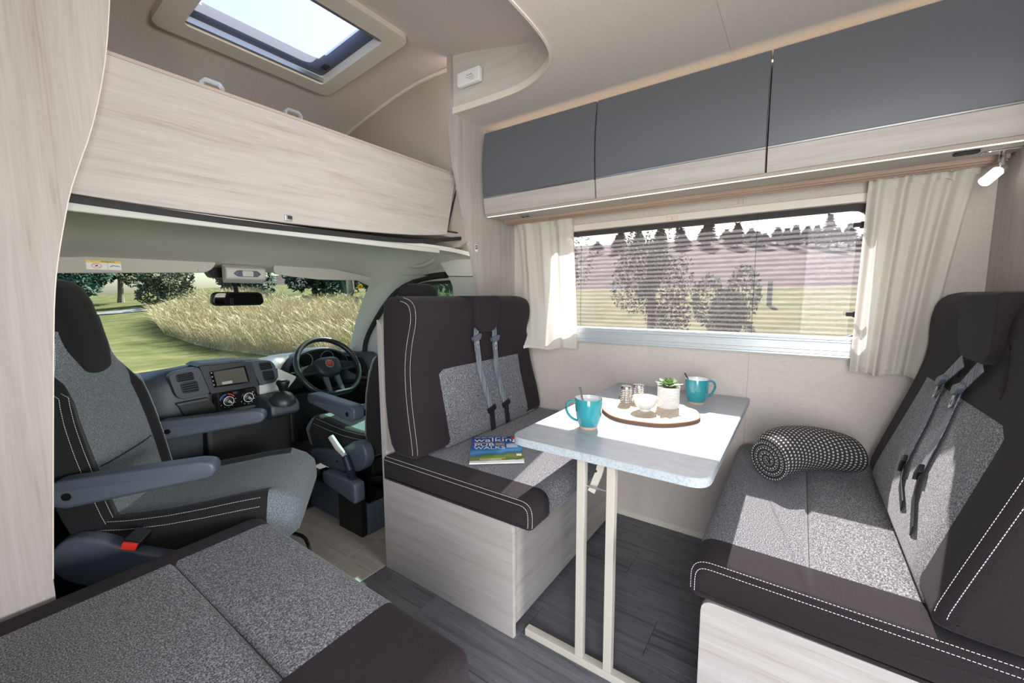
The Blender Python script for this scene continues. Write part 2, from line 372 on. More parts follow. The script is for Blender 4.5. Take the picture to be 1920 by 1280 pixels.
# ================================================================ SETTING
XW, YB, YR, ZC = 2.024, 1.39, -.50, 2.005      # window wall, cab bulkhead, rear bulkhead, main ceiling
# ---- living area floor of separate dark vinyl planks
floor = struct('floor', box(-.20, XW, -1.6, 1.398, -.05, -.005), 'floor_dark', 'dark grey wood-look vinyl plank floor')
pw, pl = .178, .92; meshes = {}
for i in range(13):
    x0 = -.20+i*pw; x1 = min(x0+pw, XW)
    if x1-x0 < .02: continue
    ys = -1.6-(i*.37 % pl)+.31
    while ys < 1.395:
        a, b = max(ys, -1.6), min(ys+pl, 1.395)
        if b-a > .03:
            key = (round(x1-x0, 3), round(b-a, 3)); w, l = key
            if key not in meshes: meshes[key] = obj('plank', box(.0006, w-.0006, .0006, l-.0006, -.006, 0), 'floor_dark', floor, bevel=.0006, seg=1, local=True); o = meshes[key]
            else: o = meshes[key].copy(); COL.objects.link(o)
            o.location = (x0, a, 0)
        ys += pl
# ---- cab floor: pale boards, then dark rubber mat under the dashboard
cabf = struct('floor_cab', box(-.02, 1.80, 1.398, 2.75, -.05, -.006), 'cab_board', 'pale wood-look cab floor with dark footwell mat')
for a, b, c, d in ((-.02, 1.80, 1.400, 1.585), (-.02, .56, 1.587, 2.14), (.562, 1.14, 1.587, 2.14), (1.142, 1.80, 1.587, 2.14)):
    o = obj('board', box(a, b, c, d, -.006, 0), 'cab_board', cabf, bevel=.001, seg=1)
obj('footwell_mat', box(-.02, 1.80, 2.142, 2.75, -.006, .004), 'rubber', cabf)
# ---- window wall
WY0, WY1, WZ0, WZ1 = -.208, 1.16, .985, 1.487
win_hole = rect(WY0, WY1, WZ0, WZ1, .05)
wall = struct('wall_right', holed(rect(-1.6, 1.40, 0, 2.03), [win_hole], 0, XW, XW+.035), 'wall_cloth', 'beige textile-covered side wall around the window')
for y, a, b in ((.168, .0, .905), (.24, 1.53, 1.60), (.222, 1.53, 1.60)):
    obj('joint_strip', box(XW-.0012, XW+.001, y-.0012, y+.0012, a, b), 'luton_wall', wall)
obj('skirting', box(XW-.004, XW, -.49, 1.37, 0, .03), 'cream_trim', wall)
# ---- window with cream frame, black seal, acrylic pane, pleated fly screen and blind cassette
w1 = struct('window_1', holed(rect(WY0-.03, WY1+.03, .90, WZ1+.032, .03), [rect(WY0, WY1, WZ0, WZ1, .045)], 0, XW-.014, XW+.002), 'cream_trim', 'wide hinged side window with cream frame and pleated insect screen', bevel=.003)
obj('seal', holed(rect(WY0-.004, WY1+.004, WZ0-.004, WZ1+.004, .05), [rect(WY0+.018, WY1-.018, WZ0+.0, WZ1-.022, .05)], 0, XW+.020, XW+.050), 'rubber', w1)
obj('pane', box(XW+.052, XW+.056, WY0-.01, WY1+.01, WZ0-.01, WZ1+.01), 'acrylic', w1)
n = 25; dz = (WZ1-WZ0)/n; rows = []
for i in range(2*n+1): z = WZ0+dz*i/2; x = XW+.012+(.0045 if i % 2 else -.0045); rows.append([(x, WY0, z), (x, WY1, z)])
obj('pleated_flyscreen', sheet(rows), 'flyscreen', w1, smoothed=False)
for y in (.965, .165): obj('screen_cord', tube([(XW+.004, y, WZ0), (XW+.004, y, WZ1)], .0009, 5), 'ink', w1)
cas = [(XW, .904), (XW-.020, .904), (XW-.026, .909), (XW-.026, .916), (XW-.021, .918), (XW-.021, .924), (XW-.028, .926), (XW-.028, .931), (XW-.023, .933), (XW-.024, .956), (XW-.028, .957), (XW-.028, .963), (XW-.020, .966), (XW-.019, .972), (XW-.024, .975), (XW-.022, .983), (XW-.010, .987), (XW, .987)]
obj('blind_cassette', prism(cas, 1, WY0+.02, WY1-.03), 'alu_paint', w1, ang=20)
for z in (1.405, 1.075):
    h = obj('window_catch', box(XW-.012, XW+.010, -.190, -.165, z-.012, z+.012), 'rubber', w1, bevel=.004)
    obj('catch_lever', box(XW-.016, XW-.006, -.170, -.145, z-.008, z+.008), 'rubber', h, bevel=.003)
p = P(1260, 409, 0, XW-.0145)
st = obj('notice_sticker', holed(rect(p.y-.025, p.y+.025, p.z-.008, p.z+.008), [rect(p.y-.0235, p.y-.002, p.z-.0065, p.z+.0065), rect(p.y+.002, p.y+.0235, p.z-.0065, p.z+.0065)], 0, XW-.0148, XW-.0138), 'pink_ink', w1)
# ---- rear bulkhead behind the forward-facing bench
struct('wall_rear', box(1.062, XW, YR-.03, YR, 0, 2.0), 'wood_z', 'wood-grain bulkhead behind the forward-facing bench')
# ---- left wall: entrance opening beside the photographer, low wall behind the side sofa
struct('wall_left', box(-.23, -.20, .40, 1.39, 0, 2.0), 'wall_cloth', 'beige wall beside the side sofa')
# ---- main ceiling with curved cut-out that opens up to the raised over-cab roof
LIP = [(1.520, 1.392), (1.526, 1.25), (1.528, 1.10), (1.520, 1.00), (1.490, .915), (1.445, .845), (1.395, .795), (1.33, .765), (1.23, .748), (1.07, .740), (.6, .735), (-.20, .735)]
LIP = smooth(LIP, False, 2)
cl = struct('ceiling', prism([(-.20, -1.6), (XW, -1.6), (XW, 1.392)]+LIP, 2, ZC, ZC+.022), 'ceiling_cloth', 'beige fabric main ceiling')
obj('joint_strip', box(1.2, 1.99, .242, .252, ZC-.002, ZC), 'ceiling_cloth', cl, bevel=.001, seg=1)
def roof_z(y):
    ys = [.55, .75, .88, 1.2, 1.39, 1.6, 1.8, 2.08, 2.35, 2.6, 2.95]; zs = [2.02, 2.09, 2.15, 2.235, 2.262, 2.272, 2.258, 2.207, 2.148, 2.06, 1.86]
    return float(np.interp(y, ys, zs))
def roof_s(y): return sum(roof_z(y+d) for d in (-.12, -.06, 0, .06, .12))/5
# edge trim of the cut-out and the pale upstand behind it
struct('trim_1', sweep([(x, y, ZC+.008) for x, y in LIP], [(-.004, -.012), (.004, -.012), (.004, .016), (-.004, .016)]), 'cream_trim', 'pale edging strip around the ceiling cut-out')
up = [[(x+.004, y, ZC+.02+(max(roof_s(y)+.03, ZC+.03)-ZC-.02)*t) for x, y in LIP] for t in (0, .5, 1)]
struct('trim_2', thick(up, (.006, -.004, 0)), 'wood_pale', 'pale upstand panel under the raised roof')
# ---- raised over-cab roof with an opening for the rooflight
RX0, RX1, RY0, RY1 = .655, 1.265, 1.505, 2.025
xs = sorted(set([-.2, .0, .2, .4, RX0, .85, 1.05, RX1, 1.4, 1.5, 1.62])); ys = sorted(set([.55+.08*i for i in range(31)]+[RY0, RY1]))
vv = [(x, y, roof_s(y)) for y in ys for x in xs]; k = len(xs); ff = []
for j in range(len(ys)-1):
    for i in range(k-1):
        if xs[i] >= RX0-1e-6 and xs[i+1] <= RX1+1e-6 and ys[j] >= RY0-1e-6 and ys[j+1] <= RY1+1e-6: continue
        ff.append((j*k+i, j*k+i+1, (j+1)*k+i+1, (j+1)*k+i))
struct('ceiling_over_cab', (vv, ff), 'ceiling_cloth', 'domed beige fabric roof over the cab bed')
XL = 1.60
side = [(y, roof_s(y)) for y in np.linspace(1.40, 2.92, 24)]+[(2.92, 1.40), (1.44, 1.40), (1.40, 1.42)]
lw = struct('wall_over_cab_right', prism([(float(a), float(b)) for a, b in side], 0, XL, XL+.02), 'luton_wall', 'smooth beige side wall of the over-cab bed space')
obj('edge_piping', tube([(XL-.006, float(y), roof_s(float(y))-.008) for y in np.linspace(1.40, 2.9, 24)], .010, 8), 'cream_trim', lw)
q = [[(XL-.004-.010*math.sin(math.pi*t), 1.42+1.2*s, 1.70+.16*s+.07*t) for t in np.linspace(0, 1, 6)] for s in np.linspace(0, 1, 8)]
obj('padded_ledge', sheet(q), 'luton_wall', lw)
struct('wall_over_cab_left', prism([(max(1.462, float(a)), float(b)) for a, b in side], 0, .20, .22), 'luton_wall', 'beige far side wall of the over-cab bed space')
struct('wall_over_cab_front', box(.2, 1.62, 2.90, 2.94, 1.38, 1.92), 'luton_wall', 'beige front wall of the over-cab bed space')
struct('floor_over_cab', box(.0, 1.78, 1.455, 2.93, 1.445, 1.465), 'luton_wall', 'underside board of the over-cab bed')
# ---- rooflight: cream frame, blind tracks, seal, dome and insect screen
sl_ = (roof_s(2.07)-roof_s(1.455))/(2.07-1.455)
def rl(x, y, d=0): return (x, y, roof_s(1.455)+sl_*(y-1.455)-.012+d)
def roof_ring(o, i, d0, d1):
    s = holed(o, [i], 2, d0, d1); return [rl(p[0], p[1], p[2]) for p in s[0]], s[1]
rf = struct('window_2', roof_ring(rect(.595, 1.318, 1.445, 2.085, .045), rect(.680, 1.240, 1.530, 2.000, .02), -.012, .03), 'cream_trim', 'tilting rooflight with cream surround and insect blind', bevel=.006)
for y, w in ((2.000, .010), (1.988, .006), (1.540, .008)): obj('blind_track', ([rl(*p) for p in box(.683, 1.237, y-w, y+w, -.006, .012)[0]], box(0, 1, 0, 1, 0, 1)[1]), 'alu', rf)
obj('well', roof_ring(rect(.655, 1.265, 1.505, 2.025, .03), rect(.672, 1.248, 1.522, 2.008, .05), .02, .07), 'lamp_grey', rf)
obj('seal', roof_ring(rect(.672, 1.248, 1.522, 2.008, .05), rect(.690, 1.230, 1.540, 1.985, .05), .045, .06), 'rubber', rf)
obj('dome_rim', roof_ring(rect(.685, 1.235, 1.535, 1.990, .05), rect(.705, 1.215, 1.555, 1.965, .05), .062, .078), 'plastic_black', rf)
obj('stay_bar', tube([rl(.705, 1.95, .05), rl(.70, 1.62, .055), rl(.735, 1.555, .06), rl(1.18, 1.553, .06), rl(1.215, 1.62, .055), rl(1.217, 1.93, .05)], .007, 6), 'gloss_black', rf)
obj('stay_hinge', ([rl(*p) for p in box(1.195, 1.235, 1.90, 1.95, .03, .07)[0]], box(0, 1, 0, 1, 0, 1)[1]), 'plastic_black', rf, bevel=.004)
rows = [[rl(.64+.64*i/10, 1.49+.55*j/10, .085+.06*math.sin(math.pi*i/10)*math.sin(math.pi*j/10)) for i in range(11)] for j in range(11)]
obj('pane', sheet(rows), 'acrylic', rf)
obj('insect_blind', sheet([[rl(x, y, .03) for x in (.68, 1.24)] for y in (1.53, 2.0)]), 'roof_screen', rf)
# ---- bulkhead panels each side of the cab opening (curved edges)
LE = [(207, -60), (206, 0), (200, 97), (188, 175), (170, 250), (148, 310), (131, 362), (120, 420), (110, 480), (104, 530), (101, 600), (100, 800), (100, 1085)]
YBL = 1.405
le = smooth(pxy(LE, 1, YBL), False, 1)
xb = le[-1][0]
pl_ = [(-.20, .03), (xb, .03)]+le[::-1]+[(le[0][0], 2.25), (-.20, 2.25)]
o = struct('wall_cab_bulkhead_left', prism(pl_, 1, YBL, YBL+.022), 'wood_z', 'tall pale wood partition with a curved edge beside the passenger seat')
obj('edge_band', sweep([(a-.0005, YBL+.011, b) for a, b in le], [(-.0125, -.0012), (.0125, -.0012), (.0125, .0012), (-.0125, .0012)], up=(1, 0, 0)), 'cream_trim', o)
RE = [(845, 103), (846, 160), (847, 212), (848, 250), (853, 300), (861, 340), (870, 390), (880, 440), (890, 490), (897, 550)]
re_ = smooth(pxy(RE, 1, YB), False, 1)
pr_ = re_+[(re_[-1][0]+.01, 1.0), (re_[-1][0]+.01, 0), (XW, 0), (XW, ZC), (1.525, ZC), (1.525, re_[0][1])]
o = struct('wall_cab_bulkhead_right', prism(pr_, 1, YB, YB+.022), 'wood_z', 'pale wood partition with a curved edge behind the rear-facing bench')
obj('edge_band', sweep([(a-.0005, YB+.011, b) for a, b in re_], [(-.0125, -.0012), (.0125, -.0012), (.0125, .0012), (-.0125, .0012)], up=(1, 0, 0)), 'wood_z', o)
p = P(893, 465, 1, YB)
o = obj('pictogram_sticker', box(p.x-.010, p.x+.010, YB-.0006, YB, p.z-.018, p.z+.018), 'paper', o)
obj('pictogram', holed(rect(p.x-.008, p.x+.008, p.z-.006, p.z+.015, .006), [rect(p.x-.003, p.x+.003, p.z-.001, p.z+.010, .002)], 1, YB-.001, YB-.0006), 'ink', o)
# ---- lifted bed-front board over the cab, with latches
bot = smooth(pxy([(118, 359), (130, 362), (300, 388), (450, 407), (600, 425), (720, 437), (790, 441), (838, 440)], 1, 1.435), False, 1)
bot = [(.10, bot[0][1])]+bot
tr_ = P(855, 329, 1, 1.435); tl_z = P(200, 100, 1, 1.435).z
bd = thing('bed_front_board', 'long pale wood board hinged up over the cab opening', 'panel', (.9, 1.435, 1.39))
obj('board', prism(bot+[(tr_.x, tr_.z), (.10, tl_z)], 1, 1.435, 1.455), 'wood_x', bd, bevel=.0015, seg=1)
obj('edge_strip', prism([(.10, tl_z), (tr_.x, tr_.z), (tr_.x, tr_.z+.009), (.10, tl_z+.009)], 1, 1.435, 1.457), 'wood_edge', bd)
for px, py in ((398, 160), (550, 214)):
    c = P(px, py, 1, 1.445)
    hk = obj('clear_handle', sweep([(c.x-.026, 1.446, c.z-.02), (c.x-.026, 1.446, c.z+.002), (c.x-.018, 1.446, c.z+.010), (c.x+.018, 1.446, c.z+.010), (c.x+.026, 1.446, c.z+.002), (c.x+.026, 1.446, c.z-.02)], rect(-.004, .004, -.006, .006), up=(0, 1, 0)), 'clear_plastic', bd)
c = P(540, 409, 1, 1.435)
la = obj('latch', box(c.x-.012, c.x+.012, 1.430, 1.435, c.z-.010, c.z+.010), 'alu', bd, bevel=.002)
obj('latch_hook', box(c.x-.004, c.x+.010, 1.425, 1.431, c.z-.003, c.z+.007), 'ink', la, bevel=.001)
a, b = P(836, 436, 1, 1.45), P(862, 437, 1, 1.45)
obj('strut', tube([(a.x, 1.45, a.z+.008), (b.x, 1.45, b.z)], .003, 6), 'plastic_black', bd)
a, b = P(858, 345, 1, 1.455), P(838, 430, 1, 1.455)
obj('side_strap', sweep([(a.x+.002, 1.456, a.z), (b.x+.002, 1.456, b.z)], rect(-.004, .004, -.001, .001), up=(0, 1, 0)), 'belt_black', bd)
# ---- black rubber edging under the board
sp = smooth(pxs([(112, 369), (130, 372), (300, 397), (450, 418), (600, 435), (720, 448), (770, 452), (800, 452), (840, 449), (874, 446)], 1, 1.43), False, 1)
struct('trim_3', sweep(sp, [(-.004, -.009), (.004, -.009), (.006, 0), (.004, .009), (-.004, .009)]), 'rubber', 'black rubber edging under the over-cab bed')
# ================================================================ OVERHEAD LOCKERS AND FITTINGS
def door_x(z):      # gently bowed front
    t = (z-1.573)/(1.978-1.573); return 1.742-.024*math.sin(math.pi*min(1, t*1.02)*.92+.12)
YS = [1.384, .762, .126, -.492]
LAB = ['slim charcoal overhead locker beside the pale wood cab partition', 'charcoal overhead locker between two others above the window', 'charcoal overhead locker above the cream curtain and reading spotlight']
for i in range(3):
    y1, y0 = YS[i]-.003, YS[i+1]+.003
    t = thing('overhead_locker', LAB[i], 'locker', (1.88, (y0+y1)/2, 1.57), group='overhead lockers above the window')
    obj('carcass', box(1.760, XW-.002, y0, y1, 1.578, 1.955), 'wood_y', t)
    zs = np.linspace(1.658, 1.977, 10); rows = [[(door_x(z), y0, z), (door_x(z), y1, z)] for z in zs]
    d = obj('door', thick(rows, (.017, 0, 0)), 'door_grey', t, bevel=.0015, seg=1)
    zs = np.linspace(1.574, 1.652, 4); rows = [[(door_x(z), y0, z), (door_x(z), y1, z)] for z in zs]
    obj('lower_panel', thick(rows, (.017, 0, 0)), 'wood_y', t, bevel=.001, seg=1)
    obj('door_edge', box(door_x(1.655)-.0015, door_x(1.655)+.016, y0, y1, 1.6525, 1.6575), 'silver_edge', t)
# lamp strips
t = thing('led_strip_light', 'lit LED strip in a slim metal channel under the lockers', 'lamp', (1.752, .45, 1.56))
obj('channel', prism([(1.744, 1.562), (1.764, 1.562), (1.764, 1.575), (1.744, 1.575)], 1, -.488, 1.380), 'wood_edge', t)
obj('diffuser', prism([(1.7465, 1.5592), (1.7520, 1.5592), (1.7520, 1.5625), (1.7465, 1.5625)], 1, -.47, 1.372), 'led', t)
t = thing('led_strip_light', 'warm glowing LED strip hidden on top of the lockers', 'lamp', (1.79, .45, 1.96))
obj('diffuser', box(1.775, 1.783, -.48, 1.37, 1.957, 1.961), 'led_warm', t)
# underside with curtain rails
t = thing('curtain_rail', 'double brown wooden curtain rail under the lockers', 'rail', (1.93, .45, 1.56))
obj('pelmet', box(1.766, XW-.002, -.492, 1.384, 1.566, 1.576), 'wood_y', t)
obj('rail', prism([(1.905, 1.566), (1.905, 1.553), (1.911, 1.553), (1.911, 1.560), (1.922, 1.560), (1.922, 1.549), (1.928, 1.549), (1.928, 1.566)], 1, -.49, 1.38), 'rail_wood', t)
obj('rail', prism([(1.945, 1.566), (1.945, 1.546), (1.953, 1.546), (1.953, 1.566)], 1, -.49, 1.38), 'rail_wood', t)
p = P(985, 404, 2, 1.5655)
t = thing('socket', 'small silver socket under the locker above the gathered curtain', 'socket', (p.x, p.y, 1.566))
obj('plate', box(p.x-.018, p.x+.018, p.y-.032, p.y+.032, 1.5605, 1.566), 'alu', t, bevel=.003)
for d in (-.014, .014): obj('insert', box(p.x-.011, p.x+.011, p.y+d-.010, p.y+d+.010, 1.5590, 1.5608), 'ink', t, bevel=.002)
p = P(1812, 285, 2, 1.5655)
t = thing('light_switch', 'flush black oval switch beside the reading spotlight', 'switch', (p.x, p.y, 1.566))
obj('rocker', prism(rect(p.x-.014, p.x+.014, p.y-.028, p.y+.028, .012), 2, 1.559, 1.566), 'ink', t, bevel=.002)
# reading spotlight
b0 = P(1881, 281, 2, 1.566); e = P(1846, 330, 1, b0.y+.02); el = V((b0.x, b0.y, 1.566-.052))
t = thing('reading_spotlight', 'chrome reading spotlight, switched on, by the cream curtain', 'lamp', (b0.x, b0.y, 1.566))
obj('base_plate', prism(rect(b0.x-.020, b0.x+.020, b0.y-.045, b0.y+.045, .018), 2, 1.560, 1.566), 'chrome', t, bevel=.002)
obj('arm', tube([(b0.x, b0.y, 1.562), (b0.x, b0.y, 1.530), tuple(el)], .0075, 10), 'chrome', t)
hd = V((-.45, .62, -.64)).normalized(); m = basis(el, hd.orthogonal(), hd.cross(hd.orthogonal()))
obj('knuckle', lathe([(0, -.014), (.009, -.012), (.011, 0), (.010, .010), (0, .014)], n=14, mtx=m), 'chrome', t)
g = obj('glass_shade', lathe([(.011, .006), (.015, .012), (.0155, .058), (.014, .060)], n=18, mtx=m, open_end=True), 'clear_plastic', t)
obj('bulb', lathe([(0, .010), (.012, .012), (.012, .026), (0, .027)], n=14, mtx=m), 'spot_glow', t)
obj('lens', lathe([(0, .0565), (.0142, .0565), (.0142, .0595), (0, .060)], n=18, mtx=m), 'spot_glow', t)
l = bpy.data.lights.new('spot', 'SPOT'); l.energy = 3; l.spot_size = 1.2; l.color = (1, .93, .83); l.shadow_soft_size = .015
lo = bpy.data.objects.new('spot_beam', l); COL.objects.link(lo); lo.location = el+hd*.066; lo.rotation_euler = hd.to_track_quat('-Z', 'Y').to_euler()
# CO alarm on the upstand
cs = pxs([(863, 140), (905, 123), (905, 157), (866, 172)], 0, 1.522)
y0, y1 = min(c.y for c in cs), max(c.y for c in cs); z0, z1 = min(c.z for c in cs)+.01, max(c.z for c in cs)-.005; X = 1.522
y1 = min(y1, 1.37)
t = thing('carbon_monoxide_alarm', 'small white plastic gas alarm on the upstand below the raised roof', 'alarm', (X, (y0+y1)/2, z0))
obj('case', box(X-.026, X, y0, y1, z0, z1), 'white', t, bevel=.007, seg=3)
zc = (z0+z1)/2
obj('button', lathe([(0, -.0275), (.007, -.0275), (.007, -.024)], n=12, mtx=basis((X, y0+.022, zc+.008), (0, 1, 0), (0, 0, 1)) @ Matrix.Rotation(math.pi, 4, 'X')), 'grey_ink', t)
for d in (.045, .055, .066): obj('indicator', box(X-.0268, X-.025, y0+d-.002, y0+d+.002, zc+.002, zc+.006), 'ink', t)
for k in range(3): obj('print_line', box(X-.0265, X-.025, y0+.030, y0+.075-.012*k, zc-.006-.007*k, zc-.004-.007*k), 'grey_ink', t)
# ---------------------------------------------------------------- curtains
from mathutils.bvhtree import BVHTree
def curtain(against, name, label, drape, y0t, y1t, y0b, y1b, zt, zb, folds, amp, seed, flare):
    rnd = random.Random(seed); t = thing(name, label, 'curtain', (1.955, (y0b+y1b)/2, zb), group='cream curtains at the side window')
    ph = [rnd.uniform(0, 6.28) for _ in range(4)]; nu, nv = 120, 30
    def pt_(i, j):
        u = i/nu; v = j/nv; z = zt+(zb-zt)*v
        yt = y0t+(y1t-y0t)*u; yb = y0b+(y1b-y0b)*flare(u); w = v**.8
        y = yt*(1-w)+yb*w
        a = amp*(.45+.55*min(1, v*3))*(1.25-.35*v)
        f = math.sin(u*folds*6.283+ph[0]+.5*math.sin(u*9+ph[1]))*.65+math.sin(u*folds*2.2*6.283+ph[2]+v*.6)*.28*(1-v*.5)+math.sin(u*7+ph[3]+v)*.3
        z += -.006*math.sin(u*folds*3.1+ph[1])*v+(.006*math.cos(u*folds*6.283+ph[0]) if v < .01 else 0)
        if drape: k = max(0, (v-.45)/.55)**1.2*(1-u)**1.3; return (1.962+a*f*(1-.5*k)-.155*k, y-.082*k, z)
        return (1.962+a*f, y, z)
    rows = [[pt_(i, j) for i in range(nu+1)] for j in range(nv+1)]
    tree_ = BVHTree.FromPolygons([against.matrix_world @ v.co for v in against.data.vertices], [tuple(p.vertices) for p in against.data.polygons])
    def clear(p, gap):
        q = V(p)
        for _ in range(3):
            loc, nr, idx, dist = tree_.find_nearest(q)
            if loc is None: break
            e = (q-loc).dot(nr)
            if (e < 0 and dist < .12) or dist < gap: q = loc+nr*gap
        return (min(q.x, XW-.014), q.y, q.z)
    hit = [[False]*(nu+1) for _ in rows]
    for _ in range(4):
        for j in range(nv+1):
            for i in range(nu+1):
                q = clear(rows[j][i], .010)
                if (V(q)-V(rows[j][i])).length > 1e-5: hit[j][i] = True
                rows[j][i] = q
        new = [r[:] for r in rows]
        for j in range(1, nv):
            for i in range(1, nu):
                if any(hit[jj][ii] for jj in (j-1, j, j+1) for ii in (i-1, i, i+1)):
                    new[j][i] = tuple((V(rows[j-1][i])+V(rows[j+1][i])+V(rows[j][i-1])+V(rows[j][i+1]))/8+V(rows[j][i])/2)
        rows = new
    rows = [[clear(p, .008) for p in r] for r in rows]
    obj('cloth', sheet(rows), 'curtain', t, ang=80)
    obj('hem', thick([[tuple(V(p)+V((-.0015, 0, s))) for p in rows[-1]] for s in (0, .016)], (.003, 0, 0)), 'curtain', t, ang=80)
    obj('heading_tape', thick([[tuple(V(p)+V((-.0015, 0, s))) for p in rows[0]] for s in (-.035, 0)], (.003, 0, 0)), 'curtain', t, ang=80)
    for k in range(6):
        y = y0t+(y1t-y0t)*(k+.5)/6; obj('hook', box(1.948, 1.951, y-.003, y+.003, 1.545, 1.56), 'white', t)
    return t
# ================================================================ DINETTE
def seat_profile(v0, v1, z0, z1, front_r=.065, groove=None, depth=0):
    """rounded block, front at v0"""
    s = 1 if v1 > v0 else -1
    if groove is None: return dense(rpoly([(v0, z0+.01), (v1, z0), (v1, z1-.004), (v0, z1)], [.025, .015, .02, front_r], 6), .03)
    zt = z1-.004+.004*(groove-v1)/(v0-v1); g = [(groove-s*-w_, zt-d_*depth) for w_, d_ in ((.009, 0), (.004, .6), (0, 1), (-.004, .6), (-.009, 0))]
    return dense(rpoly([(v0, z0+.01), (v1, z0), (v1, z1-.004)]+g+[(v0, z1)], [.025, .015, .02, 0, 0, 0, 0, 0, front_r], 6), .03)
# ---- rear-facing bench next to the cab
BX = 1.042
fb = thing('bench_seat', 'rear-facing double bench with grey fleck upholstery, backing onto the cab', 'bench', (1.53, 1.05, 0), group='dinette benches')
obj('side_panel', prism(rpoly([(.728, .0), (1.362, 0), (1.362, .437), (.728, .405)], [.002, .002, .002, .03]), 0, BX, BX+.016), 'wood_y', fb, bevel=.002)
obj('front_panel', box(BX+.018, XW-.005, .745, .760, .02, .400), 'wood_x', fb)
obj('front_rail', box(BX+.018, XW-.005, .738, .765, .388, .405), 'rail_wood', fb)
obj('back_panel', prism(rpoly([(1.361, 0), (1.389, 0), (1.389, 1.06), (1.361, 1.04)], [0, 0, .005, .012]), 0, BX, XW-.005), 'wood_z', fb, bevel=.002)
CUT = 1.128
prof = seat_profile(.640, 1.358, .405, .512)
sc_ = obj('seat_cushion', pad(prof, 0, 1.015, XW-.012, .022, (CUT, 1.5, 1.52, 1.54)), None, fb, mats=['cloth_dark', 'cloth_grey'], fmat=lambda c: 0 if c.x < CUT else 1, ang=60)
def edge_path(prof, ax, u, d, cond, push=.0006):
    return [put(ax, u, *p) for p in inset(prof, d-push) if cond(p)]
def order(pts, k, rev=False): return pts
def run(prof, start, cond):
    """contiguous run of profile points satisfying cond"""
    n = len(prof); idx = [i for i in range(n) if cond(prof[i])]; br = 0
    for a, b in zip(idx, idx[1:]+[idx[0]+n]):
        if b-a > 1: br = b % n; break
    L = []; i = br
    while cond(prof[i % n]) and len(L) < n: L.append(i % n); i += 1
    return L
def stitches(parent, prof, ax, us, ds, cond, name='stitching'):
    L = run(prof, 0, cond); ss = []
    for u, d in zip(us, ds):
        q = inset(prof, d); ss.append(stitch_line([put(ax, u, *q[i]) for i in L]))
    o = obj(name, join(*ss), 'stitch', parent, ang=80); o['kind'] = 'stuff'; return o
topfront = lambda p: (p[1] > .50) or (p[0] < .70 and p[1] > .425)
stitches(sc_, prof, 0, (1.0160, 1.0262), (.0125, .0026), lambda p: topfront(p) and p[0] < 1.345)
# backrest: profile from the photo outline, front face towards the rear
stp = pxs([(776, 562), (772, 590), (762, 620), (754, 655), (754, 695), (761, 740), (772, 800), (782, 858)], 0, 1.05)
fr = [(q.y-.008, q.z) for q in stp]; print('front back profile', [(round(a, 3), round(b, 3)) for a, b in fr])
bprof = dense(smooth([(1.355, .520), (1.352, 1.10), (1.325, 1.150), (1.235, 1.152), (1.168, 1.130), (1.158, 1.06), (1.186, .98), (1.205, .88), (1.200, .74), (1.180, .60), (1.172, .530), (1.20, .516)], True, 2), .03)
def front_y(prof, z, side=-1):
    """y of the profile's front face at height z"""
    best = None; n = len(prof)
    for i in range(n):
        a, b = prof[i], prof[(i+1) % n]
        if (a[1]-z)*(b[1]-z) <= 0 and a[1] != b[1]:
            y = a[0]+(b[0]-a[0])*(z-a[1])/(b[1]-a[1]); best = y if best is None else (min(best, y) if side < 0 else max(best, y))
    return best
def taper(s):
    return [(x if x < 1.5 else 1.5+(x-1.5)*float(np.interp(z, [.52, .66, .88, .97, 1.15], [1.04, 1.0, .86, .76, .74])), y, z) for x, y, z in s[0]], s[1]
bk = obj('backrest', taper(pad(bprof, 0, 1.030, 1.962, .028, (1.3, 1.45, 1.6, 1.75, 1.88), 5)), 'cloth_dark', fb, ang=60)
stitches(bk, bprof, 0, (1.0330, 1.047), (.0150, .0022), lambda p: (p[0] < 1.235 and p[1] > .53))
def panel_patch(name, parent, prof, zs, ul, ur, side, mat, lift=.006, nu=14, nz=14):
    """raised insert on the front face, between curves ul(z) and ur(z)"""
    rows = []; z0, z1 = zs
    for j in range(nz+1):
        v = j/nz; z = z0+(z1-z0)*v; a, b = ul(v), ur(v); row = []
        for i in range(nu+1):
            u = i/nu; e = min(u, 1-u)*nu; ez = min(v, 1-v)*nz
            h = lift*(1 if min(e, ez) >= 1 else -.6)
            zz = z+ (ZT(u) if False else 0)
            row.append((a+(b-a)*u, front_y(prof, max(min(zz, 1.13), .535), side)+side*h, zz))
        rows.append(row)
    return obj(name, sheet(rows), mat, parent, ang=60)
panel_patch('fabric_panel', bk, bprof, (.518, .885), lambda v: 1.205-.035*v+.01*math.sin(3*v), lambda v: 1.905-.07*v, -1, 'cloth_grey')
